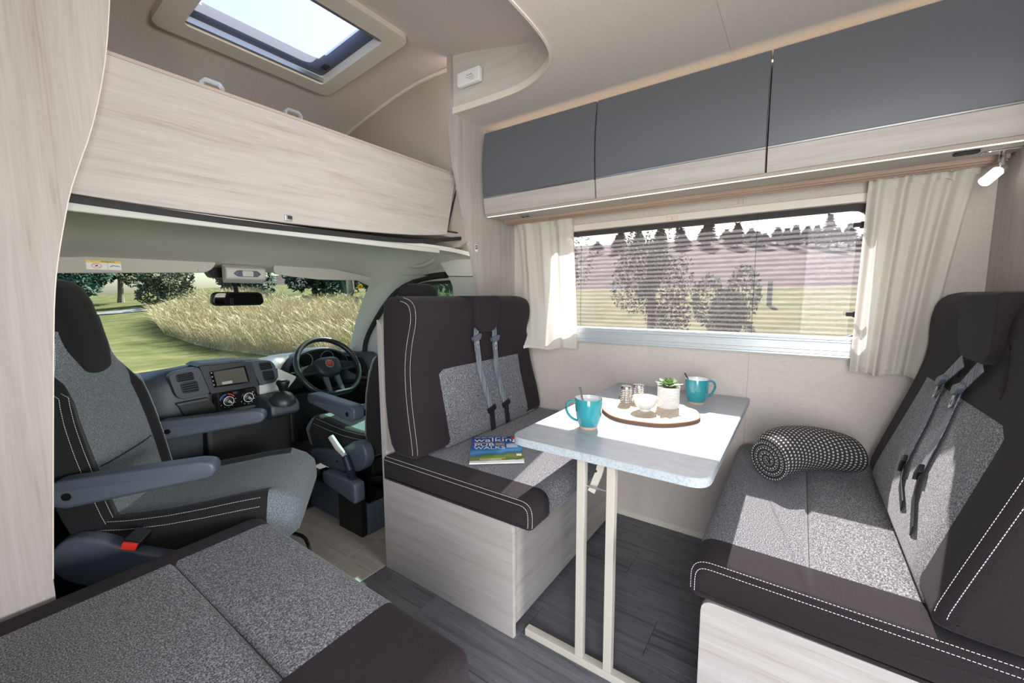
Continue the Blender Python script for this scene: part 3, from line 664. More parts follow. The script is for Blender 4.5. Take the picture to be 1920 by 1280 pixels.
# grooves of the headrest zone and the small centre headrest
for u in (1.235,): obj('seam', tube([(u, front_y(bprof, z, -1)+.0005, z) for z in np.linspace(.90, 1.12, 8)], .0015, 5), 'cloth_dark', bk)
def mid_headrest(parent, prof, side, x0, x1):
    pol = rpoly([(x0, 1.152), (x1, 1.152), (x1, 1.035), (x1-.045, .992), (x0+.055, .992), (x0, 1.025)], [.012, .012, .03, .02, .02, .03], 5); y = front_y(prof, 1.06, side)
    return obj('headrest', prism(pol, 1, min(y-side*.10, y+side*.022), max(y-side*.10, y+side*.022)), 'cloth_dark', parent, bevel=.014, seg=4, ang=60)
mid_headrest(fb, bprof, -1, 1.362, 1.542)
def belt(parent, pts, kinks, side, tongue_at, adj_at, nrm=(0, -1, 0)):
    """webbing: grey upper length, black lower length, tongue and adjuster"""
    sec = rect(-.0175, .0175, -.0009, .0009); a = pts[:kinks+1]; b = pts[kinks:]
    w = obj('seat_belt', sweep(a, sec, up=nrm), 'belt_grey', parent, ang=50)
    obj('lower_webbing', sweep(b, sec, up=nrm), 'belt_black', w, ang=50)
    N_ = V(nrm)
    for at, nm in ((tongue_at, 'tongue'), (adj_at, 'adjuster')):
        i = int(at); p = V(pts[i]).lerp(V(pts[i+1]), at-i); t = (V(pts[i+1])-V(pts[i])).normalized(); s = t.cross(N_).normalized()
        m = Matrix(((s.x, t.x, N_.x, p.x), (s.y, t.y, N_.y, p.y), (s.z, t.z, N_.z, p.z), (0, 0, 0, 1)))
        if nm == 'tongue':
            o = obj('tongue', xf(prism(rpoly([(-.030, -.012), (.030, -.012), (.030, .004), (.018, .016), (-.018, .016), (-.030, .004)], .006), 2, -.004, .010), m), 'plastic_blue', w, bevel=.002)
            obj('tongue_plate', xf(holed(rect(-.011, .011, .014, .052, .004), [rect(-.005, .005, .030, .044, .002)], 2, .003, .0055), m), 'chrome', w)
        else: obj('adjuster', xf(box(-.028, .028, -.012, .012, -.003, .009), m), 'plastic_black', w, bevel=.003)
def on_front(prof, pts, side, lift=.012): return [(x, front_y(prof, max(min(z, 1.12), .535), side)+side*lift, z) for x, z in pts]
def front_px(pts, y): return [(q.x, q.z) for q in pxs(pts, 1, y)]
belt(fb, on_front(bprof, front_px([(884, 612), (888, 632), (900, 690), (910, 735), (916, 768), (918, 803)], 1.19), -1), 4, -1, 1.0, 3.9)
belt(fb, on_front(bprof, front_px([(919, 614), (924, 634), (931, 690), (938, 730), (943, 757), (945, 790)], 1.19), -1), 4, -1, 1.0, 3.9)
# ---- forward-facing bench
rb = thing('bench_seat', 'forward-facing double bench with grey fleck upholstery, against the rear bulkhead', 'bench', (1.53, -.15, 0), group='dinette benches')
obj('side_panel', prism(rpoly([(-.495, 0), (.160, 0), (.160, .398), (-.495, .398)], [.002, .002, .03, .002]), 0, 1.045, 1.061), 'wood_y', rb, bevel=.002)
obj('front_panel', box(1.063, XW-.005, .130, .145, .02, .392), 'wood_x', rb)
obj('front_rail', box(1.063, XW-.005, .118, .150, .385, .402), 'rail_wood', rb)
rprof = seat_profile(.185, -.44, .402, .512, .065, -.055, 0); rgroove = seat_profile(.185, -.44, .402, .512, .065, -.055, .010)
rc = obj('seat_cushion', pad(rprof, 0, 1.018, XW-.012, .024, (1.142, 1.150, 1.4, 1.6, 1.96), 4, rgroove, (1.149, 1.97)), None, rb, mats=['cloth_dark', 'cloth_grey'], fmat=lambda c: 0 if c.x < 1.142 else 1, ang=60)
stitches(rc, rprof, 0, (1.0195, 1.030), (.0135, .0026), lambda p: ((p[1] > .50) or (p[0] > .125 and p[1] > .425)) and p[0] > -.42)
obj('seam', tube([(x, -.055, .5005) for x in np.linspace(1.15, 1.96, 6)], .0012, 5), 'cloth_dark', rc)
rbprof = dense(smooth([(-.492, .515), (-.492, 1.10), (-.480, 1.150), (-.425, 1.158), (-.372, 1.138), (-.356, 1.06), (-.362, .97), (-.342, .88), (-.298, .74), (-.260, .62), (-.235, .535), (-.26, .516)], True, 2), .03)
rk = obj('backrest', pad(rbprof, 0, 1.030, 1.945, .030, (1.3, 1.5, 1.7), 5), 'cloth_dark', rb, ang=60)
stitches(rk, rbprof, 0, (1.0335, 1.049), (.0155, .0022), lambda p: p[0] > -.40 and p[1] > .54)
panel_patch('fabric_panel', rk, rbprof, (.516, .930), lambda v: 1.128+.030*v, lambda v: 1.915-.05*v, 1, 'cloth_grey')
mid_headrest(rb, rbprof, 1, 1.285, 1.530)
for x in (1.265, 1.550): obj('seam', tube([(x, front_y(rbprof, z, 1)-.0005, z) for z in np.linspace(.93, 1.13, 8)], .003, 5), 'cloth_dark', rk)
def rbelt(pp): return [(q.x, q.y, q.z) for q in pp]
def on_rear(pts):
    out = []
    for px, py in pts:
        y = -.30
        for _ in range(12):
            q = P(px, py, 1, y); y = front_y(rbprof, max(min(q.z, 1.12), .535), 1)+.012
        out.append((q.x, y, q.z))
    return out
belt(rb, on_rear([(1806, 676), (1768, 712), (1735, 790), (1695, 868), (1687, 905), (1690, 948)]), 3, 1, 1.0, 3.0, (0, 1, 0))
belt(rb, on_rear([(1842, 684), (1800, 728), (1765, 810), (1725, 885), (1712, 930), (1708, 995)]), 3, 1, 1.0, 3.0, (0, 1, 0))
# ---- curtains hang against the finished backrests
bpy.context.view_layer.update()
curtain(bk, 'curtain', 'short cream curtain gathered by the rear-facing bench', 1, 1.335, .985, 1.270, .948, 1.556, .872, 3.2, .016, 3, lambda u: u)
curtain(rk, 'curtain', 'cream curtain gathered by the forward-facing bench under the spotlight', 0, -.175, -.445, -.165, -.36, 1.556, .862, 3.6, .022, 11, lambda u: u)
# ---- side sofa in the foreground
sf = thing('side_sofa', 'low side sofa with grey fleck seat cushion and charcoal ends', 'sofa', (.2, .95, 0))
obj('base', prism(rpoly([(-.19, .0), (.535, 0), (.535, .30), (-.19, .30)], .004), 1, .535, 1.38), 'wood_y', sf)
spf = seat_profile(.575, -.19, .300, .458, .05, .322, 0); sgroove = seat_profile(.575, -.19, .300, .458, .05, .322, .011)
sc2 = obj('seat_cushion', pad(spf, 1, .495, 1.404, .036, (.735, .74, 1.0, 1.316, 1.320), 6, sgroove, (.739, 1.317)), None, sf, mats=['cloth_dark', 'cloth_grey'], fmat=lambda c: 0 if (c.y < .7375 or c.y > 1.318) else 1, ang=60)
stitches(sc2, spf, 1, (.4985, .514), (.0300, .0095), lambda p: (p[1] > .445 or (p[0] > .53 and p[1] > .34)))
stitches(sc2, spf, 1, (1.3985,), (.0145,), lambda p: p[1] > .445 and p[0] < .53)
obj('seam', tube([(.322, y, .4455) for y in np.linspace(.745, 1.31, 8)], .0013, 6), 'cloth_dark', sc2)
# ---- table
TZ, TX0, TY0, TY1 = .705, 1.043, .155, .742
tb = thing('table', 'rectangular dinette table with pale stone-look top and slim cream metal leg frame', 'table', (1.5, .45, 0))
tp = rpoly([(TX0, TY0), (XW-.005, TY0), (XW-.005, TY1), (TX0, TY1)], [.055, .006, .006, .055], 8)
obj('top', prism(tp, 2, TZ-.026, TZ), 'marble', tb, bevel=.002, seg=2)
tin = [(a, b) for a, b in inset(dense(tp, .05), -.0006)]
obj('edge_band', holed(inset(dense(tp, .05), -.001), [dense(tp, .05)], 2, TZ-.0235, TZ-.0025), 'marble_edge', tb)
for y in (.506, .413): obj('leg', box(1.078, 1.103, y-.0125, y+.0125, .026, TZ-.026), 'table_leg', tb, bevel=.002)
obj('foot_bar', box(1.077, 1.104, .215, .705, .0, .026), 'table_leg', tb, bevel=.003)
obj('end_cap', box(1.0765, 1.1045, .704, .7065, .002, .024), 'ink', tb)
br = obj('brace', sweep([(1.118, .450, TZ-.028), (1.120, .466, .62), (1.10, .480, .565)], rect(-.011, .011, -.0045, .0045), up=(-1, 0, 0)), 'table_leg', tb, bevel=.001)
obj('brace_bolt', lathe([(0, 0), (.0035, 0), (.0035, .004), (0, .004)], n=8, mtx=basis((1.108, .470, .63), (0, 1, 0), (0, 0, -1))), 'ink', br)
obj('brace_rod', tube([(1.092, .506, .585), (1.092, .413, .585)], .003, 6), 'alu', tb)
obj('wall_bracket', box(XW-.03, XW-.002, TY0+.03, TY1-.03, TZ-.05, TZ-.027), 'alu', tb)
# ================================================================ ON THE TABLE
IL = V((-.573, .819, 0))
def mug(label, c, hd):
    t = thing('mug', label, 'mug', (c[0], c[1], c[2]), group='turquoise mugs')
    pr = [(.0, .003), (.030, .003), (.0310, .009), (.0365, .020), (.0425, .045), (.0450, .075), (.0455, .100), (.0452, .102), (.0435, .1015), (.0425, .098)]
    b = obj('body', lathe(pr, c, 36, open_end=True), 'teal', t, ang=50)
    obj('glaze_inside', lathe([(0, .008), (.030, .009), (.0395, .040), (.0422, .075), (.0428, .1005), (.0436, .1022)], c, 36, open_end=True), 'china', t)
    obj('foot', lathe([(0, 0), (.0295, 0), (.0305, .003), (.0315, .0085), (.0300, .0086)], c, 30), 'clay', t)
    h = V(hd).normalized(); cc = V(c)
    pts = [cc+h*r+V((0, 0, z)) for r, z in ((.042, .090), (.058, .094), (.073, .086), (.077, .068), (.070, .048), (.056, .032), (.038, .024))]
    obj('handle', sweep(smooth([tuple(p) for p in pts], False, 2), [(x*1.0, y*.65) for x, y in circ(.0065, 8)]), 'teal', t, ang=60)
def spoon(label, a, b):
    t = thing('teaspoon', label, 'spoon', tuple(a), group='teaspoons in the mugs'); a, b = V(a), V(b); d = (b-a).normalized()
    obj('handle', sweep([tuple(a.lerp(b, k)) for k in (.2, .5, .8, 1)], rect(-.0028, .0028, -.0009, .0009, .0008, 2), up=(-.8, -.5, .2), scale=[.8, .9, 1.1, 1.3]), 'steel_dark', t)
    m = basis(a.lerp(b, .1), d, V((0, .2, 1))); obj('bowl', lathe([(0, -.003), (.006, -.002), (.009, .001), (.0085, .0015), (0, -.0015)], n=14, mtx=m @ Matrix.Diagonal((1.6, 1, 1, 1))), 'chrome', t)
m1 = (1.262, .566, TZ); m2 = (1.805, .330, TZ)
mug('turquoise mug at the aisle edge of the table', m1, IL); mug('turquoise mug near the window wall behind the potted plant', m2, -IL)
BKW = V((.82, .572, 0))
def lean(m, b, r, tz):      # b, r: (left, back) offsets at the bottom and at the rim
    p0 = V(m)+IL*b[0]+BKW*b[1]+V((0, 0, .016)); p1 = V(m)+IL*r[0]+BKW*r[1]+V((0, 0, .100)); return tuple(p0), tuple(p0.lerp(p1, (tz-.016)/.084))
spoon('metal teaspoon standing in the mug at the aisle edge', *lean(m1, (.004, -.012), (.018, .030), .130))
spoon('metal teaspoon standing in the mug near the window wall', *lean(m2, (-.012, -.004), (.034, .010), .124))
# round serving board with a bark edge
bc = (1.555, .448); BZ = TZ+.0125
rim = [(bc[0]+(.176+.003*math.sin(3*a)+.002*math.sin(7*a+1))*math.cos(a), bc[1]+(.176+.003*math.sin(3*a)+.002*math.sin(7*a+1))*math.sin(a)) for a in np.linspace(0, 2*math.pi, 60, endpoint=False)]
t = thing('serving_board', 'round wooden serving board with a bark rim', 'board', (bc[0], bc[1], TZ))
obj('wood_disc', prism(inset(rim, .004), 2, TZ, BZ), 'board_wood', t, bevel=.001, seg=1)
obj('bark_rim', holed(rim, [inset(rim, .0045)], 2, TZ, BZ-.001), 'board_bark', t)
hl = obj('grip', sweep([(bc[0]+.11, bc[1]+.13, TZ+.006), (bc[0]+.135, bc[1]+.155, TZ+.006), (bc[0]+.15, bc[1]+.17, TZ+.006)], circ(.006, 6)), 'board_bark', t)
def shaker(label, x, y):
    t = thing('shaker', label, 'shaker', (x, y, BZ), group='ribbed chrome shakers'); pr = [(0, 0), (.0215, 0)]
    for k in range(8): z = .003+.0072*k; pr += [(.0225, z), (.0242, z+.0025), (.0242, z+.0042), (.0222, z+.0066)]
    obj('body', lathe(pr+[(.021, .061), (0, .061)], (x, y, BZ), 28), 'chrome', t, ang=40)
    cp = obj('cap', lathe([(0, .061), (.0225, .061), (.0225, .067), (.020, .070), (0, .0705)], (x, y, BZ), 28), 'chrome', t, ang=40)
    for a in range(5): obj('hole', lathe([(0, .0700), (.0013, .0700), (.0013, .0712), (0, .0712)], (x+.008*math.cos(a*1.257), y+.008*math.sin(a*1.257), BZ), 6), 'ink', cp)
shaker('ribbed chrome shaker standing beside the china bowl', 1.602, .556); shaker('ribbed chrome shaker standing behind its twin, closer to the plant pot', 1.655, .522)
bw = (1.533, .458, BZ)
t = thing('bowl', 'small white china dip bowl on the serving board', 'bowl', bw)
obj('body', lathe([(0, .003), (.018, .003), (.020, .0), (.0215, .003), (.021, .007), (.034, .018), (.043, .034), (.0465, .052), (.0468, .0535), (.0455, .0535), (.0445, .050), (.040, .034), (.031, .019), (.015, .010), (0, .009)], bw, 36), 'china', t, ang=50)
pc = (1.628, .398, BZ)
t = thing('potted_succulent', 'green succulent in a ribbed white pot', 'plant', pc)
pr = [(0, 0), (.037, 0), (.0395, .003)]
for k in range(14): z = .005+.0055*k; pr += [(.0398+.0003*k*.2, z), (.0408+.0003*k*.2, z+.0028)]
obj('pot', lathe(pr+[(.0418, .083), (.038, .083), (.037, .074), (0, .074)], pc, 36), 'pot', t, ang=30)
obj('gravel', lathe([(.0372, .072), (.030, .0775), (.018, .075), (0, .078)], pc, 24), 'soil', t)
rnd = random.Random(4)
leaf = [(0, 0, 0), (.25, .34, .05), (.6, .5, .06), (.85, .34, .03), (1, 0, 0), (.85, -.34, .03), (.6, -.5, .06), (.25, -.34, .05), (.5, 0, -.10), (.5, 0, .09)]
lf = [(i, (i+1) % 8, 9) for i in range(8)]+[((i+1) % 8, i, 8) for i in range(8)]
for ring, (nL, ln, wd, el_, zz) in enumerate(((9, .050, .024, .12, .080), (8, .044, .023, .45, .084), (7, .034, .019, .8, .088), (5, .022, .013, 1.15, .092))):
    for k in range(nL):
        a = 2*math.pi*(k+.5*ring)/nL+rnd.uniform(-.15, .15); e_ = el_+rnd.uniform(-.1, .1); L = ln*rnd.uniform(.85, 1.15)
        m = Matrix.Translation((pc[0], pc[1], pc[2]+zz)) @ Matrix.Rotation(a, 4, 'Z') @ Matrix.Rotation(-e_, 4, 'Y')
        obj('leaf', xf(([(p[0]*L, p[1]*wd, p[2]*L*.8+(.12*L*p[0]**2)) for p in leaf], lf), m), 'leaf_succ', t, ang=80)
# ================================================================ MAGAZINE
mo = V((1.140, .998, .5135)); mu, mv = V((.614, -.789, 0)), V((.752, .659, 0)); MG = basis(mo, mu, mv)
t = thing('magazine', 'glossy walking magazine lying on the rear-facing bench', 'magazine', tuple(mo))
t.rotation_euler = (0, 0, math.atan2(mu.y, mu.x))
obj('pages', box(.0008, .2115, .0008, .2865, 0, .0052), 'paper', t, local=True)
cv = obj('cover', box(0, .2125, 0, .288, .0052, .0058), 'magazine_cover', t, local=True)
def mtext(b, size, x, y, mat, sx=1.0, al='LEFT'):
    o = text('lettering', b, size, Matrix.Translation((x, y, .0060)), mat, None, .0001, al, (sx, 1)); o.parent = cv; return o
mtext('walking', .062, .010, .247, 'paper', 1.05)
def mbar(x0, x1, y, h, mat): obj('print_line', box(x0, x1, y-h/2, y+h/2, .0058, .0060), mat, cv, local=True)
for k in range(5): mbar(.012+.030*k, .036+.030*k, .279, .0035, 'paper'); mbar(.012+.017*k, .026+.017*k, .213, .007, 'yellow')
mtext('PUB', .043, .012, .188, 'paper', 1.15); mtext('WALKS', .042, .012, .154, 'paper', .95)
for k in range(5): mbar(.150, .200-.006*(k % 2), .197-.010*k, .004, 'yellow' if k == 0 else 'paper')
mbar(.040, .140, .040, .005, 'yellow'); mbar(.040, .125, .030, .004, 'paper')
o = obj('photo_inset', box(.103, .142, .180, .212, .0058, .0060), 'soil', cv, local=True); o = obj('roundel', lathe([(0, .0058), (.016, .0058), (.016, .0061), (0, .0061)], (.188, .268, 0), 18), 'red', cv, local=True)
o = obj('price_box', box(.186, .206, .062, .082, .0058, .0061), 'paper', cv, local=True); o = obj('strap_band', box(.002, .2105, .002, .020, .0058, .0060), 'paper', cv, local=True)
# ================================================================ ROLLED BLANKET
def blanket():
    A, B = V((1.622, .062, 0)), V((1.852, -.168, 0)); ax = (B-A).normalized(); side = V((-ax.y, ax.x, 0)); L = (B-A).length
    turns, r0, r1 = 3.4, .010, .080; th = np.linspace(0, turns*2*math.pi, 110); sec = []; arc = [0]
    rr = lambda a: r0+(r1-r0)*a/(turns*2*math.pi)
    mid = [(rr(a)*math.cos(-a+3.6), rr(a)*math.sin(-a+3.6)) for a in th]
    for p, q in zip(mid, mid[1:]): arc.append(arc[-1]+math.dist(p, q))
    wall_t = .0088
    outer = []; inner = []
    for i, p in enumerate(mid):
        l = math.hypot(*p); n_ = (p[0]/l, p[1]/l); outer.append((p[0]+n_[0]*wall_t, p[1]+n_[1]*wall_t)); inner.append((p[0]-n_[0]*wall_t, p[1]-n_[1]*wall_t))
    ring = outer+inner[::-1]; arcs = arc+arc[::-1]; nst = 22; v = []; uv = []; k = len(ring)
    for s in range(nst+1):
        t_ = s/nst; bend = .022*math.sin(math.pi*t_)-.008*t_; rsc = 1-.10*(2*t_-1)**4-.06*t_; flat = .94
        e = .006*(1 if s in (0, nst) else 0)
        c = A.lerp(B, t_)+side*(.030*math.sin(math.pi*t_)); zc = .512+.088*flat*rsc*.99+max(0, bend)*.5
        for (x, y), a in zip(ring, arcs):
            sq = 1.12
            v.append(tuple(c+side*(x*sq*rsc)+V((0, 0, zc-c.z+y*flat*rsc)))); uv.append((a, t_*L))
    f = []
    for s in range(nst):
        for m_ in range(k): f.append((s*k+m_, s*k+(m_+1) % k, (s+1)*k+(m_+1) % k, (s+1)*k+m_))
    n2 = len(mid)
    for s in (0, nst):
        o_ = len(v)
        for i in range(n2):
            v.append(v[s*k+i]); uv.append((arc[i], .006)); v.append(v[s*k+k-1-i]); uv.append((arc[i], .024))
        for i in range(n2-1): q = (o_+2*i, o_+2*i+2, o_+2*i+3, o_+2*i+1); f.append(q if s else q[::-1])
    t = thing('blanket', 'rolled charcoal and white knitted blanket on the forward-facing bench', 'blanket', (1.77, -.07, .512))
    obj('knitted_roll', (v, f), 'knit', t, ang=60, uv=uv)
blanket()
# ================================================================ CAB SHELL
CX = .91                       # vehicle centre line
XD = 1.78                      # inside of the driver's door
def hl_z(y, x):
    b = float(np.interp(y, [1.44, 1.6, 1.80, 1.93, 2.06, 2.2, 2.34], [1.372, 1.405, 1.412, 1.388, 1.345, 1.308, 1.285]))
    d = abs(x-CX); k = max(0, (d-.55)/.33); return b-.105*k*k*min(1, (y-1.3)/.5)
def hdr_y(x): return .07*(1-((x-CX)/.9)**2)
rows = []
for j in range(25):
    yy = 1.44+.90*j/24; rows.append([(x, yy+hdr_y(x)*j/24, hl_z(yy, x)) for x in np.linspace(.03, XD+.01, 41)])
struct('ceiling_cab', thick(rows, (0, 0, .02)), 'headliner', 'pale grey moulded headlining of the cab', ang=60)
# rolled front edge of the headlining under the rubber edging
struct('trim_4', sweep([(float(x), 1.442, 1.366+.0*x) for x in np.linspace(.1, 1.45, 10)], rect(-.006, .010, -.010, .012, .004, 3)), 'cab_light_plastic', 'pale moulding below the rubber edging')
# windscreen
def ws(u, v):
    x = CX+(u-.5)*1.66; c = 1-(2*u-1)**2
    lo = V((x, 2.64+.16*c, .775)); hi = V((x, 2.335+.07*c, 1.290)); return tuple(lo.lerp(hi, v)+V((0, .03*math.sin(math.pi*v), 0)))
w3 = struct('window_3', sheet([[ws(i/24, j/10) for i in range(25)] for j in range(11)]), 'windscreen_glass', 'curved tinted windscreen', ang=80)
c = V(ws(.965, .86)); m = basis(c+V((0, -.004, 0)), (1, 0, 0), (0, -.55, .83))
o = obj('round_sticker', lathe([(0, 0), (.022, 0), (.022, .001), (0, .001)], n=20, mtx=m @ Matrix.Diagonal((1, .8, 1, 1))), 'orange', w3)
obj('print_mark', xf(box(-.009, .009, -.003, .003, .001, .0014), m), 'ink', o)
# pillars each side of the windscreen: quads between the glass edge and the door seal
SEAL = smooth(pxs([(684, 760), (683, 690), (683, 655), (688, 630), (705, 598), (725, 567), (745, 545), (765, 532), (790, 522), (815, 517), (838, 515)], 0, XD), False, 2)
gl = [V(ws(1.0, t)) for t in np.linspace(-.25, 1, 24)]
def seal_at(z):
    for a, b in zip(SEAL, SEAL[1:]):
        if (a[2]-z)*(b[2]-z) <= 0 and a[2] != b[2]: return V(a).lerp(V(b), (z-a[2])/(b[2]-a[2]))
    return V(SEAL[-1])
rows = []
for g in gl:
    s_ = seal_at(min(g.z-.01, 1.272)); s_ = V((s_.x, s_.y, s_.z)); mid_ = (g+s_)/2+V((-.035, -.03, 0)); rows.append([tuple(g), tuple(g.lerp(mid_, .5)+V((-.012, -.01, 0))), tuple(mid_), tuple(mid_.lerp(s_, .5)+V((-.006, -.012, 0))), tuple(s_)])
struct('trim_5', thick(rows, (.02, .015, 0)), 'cab_light_plastic', 'pale windscreen pillar trim beside the steering wheel', ang=60)
mir = [[(2*CX-p[0], p[1], p[2]) for p in r] for r in rows]
struct('trim_6', thick(mir, (-.02, .015, 0)), 'cab_light_plastic', 'pale windscreen pillar trim on the passenger side', ang=60)
# driver's door, window opening, seal
outer = [(2.62, .05), (1.42, .05), (1.42, 1.36), (1.70, 1.36), (2.02, 1.30), (2.20, 1.16), (2.38, 1.02), (2.62, .80)]
hole = rpoly(pxy([(769, 537), (800, 529), (850, 526), (900, 526), (900, 690), (769, 690)], 0, XD), [.004, .02, 0, .02, .01, .01])
hole2 = rpoly(pxy([(708, 640), (716, 597), (735, 575), (735, 690), (712, 690)], 0, XD), .006)
d2 = struct('door_2', holed(outer, [hole, hole2], 0, XD+.012, XD+.04), 'cab_light_plastic', "driver's door with tinted window")
obj('door_seal', tube(SEAL, .019, 8), 'rubber', d2, ang=70)
ho = inset(dense(hole, .02), -.004); hi_ = inset(dense(hole, .02), .012)
obj('window_frame', holed(ho, [hi_], 0, XD+.002, XD+.03), 'rubber', d2)
obj('pane', box(XD+.030, XD+.034, 1.42, 2.45, .60, 1.34), 'door_glass', d2)
obj('door_card', box(XD-.05, XD+.012, 1.70, 2.60, .08, .70), 'dash', d2, bevel=.02)
obj('door_pocket_rail', box(XD-.075, XD-.045, 1.80, 2.45, .60, .66), 'cab_light_plastic', d2, bevel=.01)
p = P(662, 755, 0, XD-.052); obj('door_label', box(XD-.0525, XD-.0495, p.y-.025, p.y+.02, p.z-.04, p.z+.03), 'paper', d2)
# B pillar trims
b1 = rpoly(pxy([(786, 455), (872, 448), (895, 478), (897, 518), (842, 517), (832, 500), (815, 472)], 0, XD-.02), .01)
struct('trim_7', prism(b1, 0, XD-.03, XD+.005), 'headliner', 'pale upper side trim behind the driver door', bevel=.004)
b2 = rpoly(pxy([(843, 519), (905, 519), (905, 640), (856, 640), (853, 560), (850, 535)], 0, XD-.02), .008)
struct('trim_8', prism(b2, 0, XD-.03, XD+.005), 'cab_light_plastic', 'pale lower pillar trim behind the driver door', bevel=.004)
struct('wall_cab_left', box(.0, .04, 1.42, 2.66, 0, .95), 'cab_light_plastic', 'passenger side door of the cab')
struct('wall_cab_front', box(.0, 1.82, 2.74, 2.78, -.05, .74), 'plastic_black', 'dark firewall below the windscreen')
# sun visors, console lamp, mirror, grab handle
def on_hl(px, py, y=2.25): return P(px, py, 1, y)
def visor(label, pts, y):
    q = pxy(pts, 1, y); t = thing('sun_visor', label, 'visor', (sum(a for a, b in q)/len(q), y, max(b for a, b in q)), group='cab sun visors')
    obj('flap', prism(rpoly(q, .014), 1, y, y+.020), 'visor', t, bevel=.006, seg=3); return t
vp = visor('long pale grey sun visor with an airbag warning label', [(96, 481), (280, 480), (410, 484), (400, 503), (386, 511), (96, 512)], 2.245)
obj('pivot_clip', box(.735, .765, 2.238, 2.246, 1.270, 1.278), 'cab_light_plastic', vp, bevel=.002)
q = pxs([(160, 486), (226, 488), (222, 507), (159, 506)], 1, 2.2435); a0, a1, z0, z1 = q[0].x, q[1].x, q[2].z+.001, q[0].z-.002
lb = obj('warning_label', box(a0, a1, 2.2430, 2.2452, z0, z1), 'paper', vp)
obj('warning_band', box(a0, a1, 2.2424, 2.2431, z1-(z1-z0)*.24, z1), 'yellow', lb)
mm = lambda x, z: Matrix(((1, 0, 0, x), (0, 0, -1, 2.2421), (0, 1, 0, z), (0, 0, 0, 1)))
text('lettering', 'AIRBAG', (z1-z0)*.26, mm(a0+(a1-a0)*.62, z1-(z1-z0)*.12), 'ink', lb, .0002, 'CENTER', (1.3, 1))
text('lettering', '!', (z1-z0)*.25, mm(a0+(a1-a0)*.18, z1-(z1-z0)*.12), 'ink', lb, .0002)
hh = (z1-z0)*.30; cxl, czl = a0+(a1-a0)*.29, z0+(z1-z0)*.42
obj('prohibition_ring', holed([(cxl+hh*1.45*math.cos(a), czl+hh*math.sin(a)) for a in np.linspace(0, 6.283, 24, endpoint=False)], [[(cxl+hh*1.18*math.cos(a), czl+hh*.74*math.sin(a)) for a in np.linspace(0, 6.283, 24, endpoint=False)]], 1, 2.2424, 2.2431), 'badge_red', lb)
obj('prohibition_bar', sweep([(cxl-hh, 2.2427, czl+hh*.6), (cxl+hh, 2.2427, czl-hh*.6)], rect(-.0012, .0012, -.0003, .0003), up=(0, 1, 0)), 'badge_red', lb)
obj('seat_symbol', sweep([(cxl-hh*.5, 2.2427, czl-hh*.3), (cxl, 2.2427, czl), (cxl+hh*.3, 2.2427, czl+hh*.4)], rect(-.0015, .0015, -.0003, .0003), up=(0, 1, 0)), 'ink', lb)
obj('divider', box(a0+(a1-a0)*.60, a0+(a1-a0)*.605, 2.2424, 2.2431, z0, z1-(z1-z0)*.24), 'ink', lb)
obj('seat_symbol', sweep([(a0+(a1-a0)*.67, 2.2427, czl-hh*.2), (a0+(a1-a0)*.76, 2.2427, czl+hh*.3), (a0+(a1-a0)*.84, 2.2427, czl+hh*.1), (a0+(a1-a0)*.95, 2.2427, czl)], rect(-.0012, .0012, -.0003, .0003), up=(0, 1, 0)), 'ink', lb)
visor('pale grey sun visor above the steering wheel', [(512, 500), (530, 489), (560, 491), (704, 521), (690, 526), (600, 524), (545, 518), (515, 513)], 2.24)
q = pxs([(421, 497), (499, 503), (492, 525), (425, 523)], 1, 2.20); x0, x1 = q[0].x, q[1].x; zc = (q[0].z+q[2].z)/2-.004
t = thing('overhead_console', 'grey ceiling console with reading lamps above the mirror', 'lamp', ((x0+x1)/2, 2.20, zc))
obj('housing', loft([[(x0+dx, 2.20+dy, zc+z) for dx, z in ((i, k), (x1-x0-i, k), (x1-x0-i, -k), (i, -k))] for dy, i, k in ((-.008, .012, .020), (.0, .002, .028), (.05, .004, .045))]), 'cab_light_plastic', t, bevel=.006)
obj('lamp_bezel', prism(rpoly([(x0+.030, zc+.0), (x0+.048, zc+.015), (x1-.048, zc+.015), (x1-.030, zc), (x1-.048, zc-.015), (x0+.048, zc-.015)], .006), 1, 2.186, 2.194), 'lamp_grey', t, bevel=.002)
cxm = (x0+x1)/2
obj('lamp_lens', prism(rect(cxm-.024, cxm+.024, zc-.013, zc+.013, .006), 1, 2.1835, 2.187), 'cab_light_plastic', t, bevel=.001)
for d in (-.042, .042): obj('spot_lens', lathe([(0, 0), (.010, 0), (.010, .003), (0, .004)], n=14, mtx=basis((cxm+d, 2.186, zc), (1, 0, 0), (0, 0, 1))), 'plastic_blue', t)
mc = P(449, 560, 1, 2.245); t = thing('rear_view_mirror', 'rear-view mirror on its windscreen stalk', 'mirror', (mc.x, 2.245, mc.z))
hw, hh = .120, .033
sec = rpoly([(mc.x-hw, mc.z-hh*.55), (mc.x-hw*.86, mc.z-hh), (mc.x+hw*.86, mc.z-hh), (mc.x+hw, mc.z-hh*.55), (mc.x+hw*.94, mc.z+hh*.7), (mc.x+hw*.8, mc.z+hh), (mc.x-hw*.8, mc.z+hh), (mc.x-hw*.94, mc.z+hh*.7)], .012)
obj('shell', prism(sec, 1, 2.243, 2.275), 'plastic_black', t, bevel=.008, seg=3)
obj('mirror_glass', prism(inset(dense(sec, .02), .006), 1, 2.2405, 2.2435), 'mirror', t)
obj('stalk', tube([(mc.x+.005, 2.27, mc.z+.01), (mc.x+.008, 2.29, mc.z+.06), (mc.x-.01, 2.33, mc.z+.105)], .010, 8), 'plastic_black', t)
t.rotation_euler = (0, 0, math.radians(6))
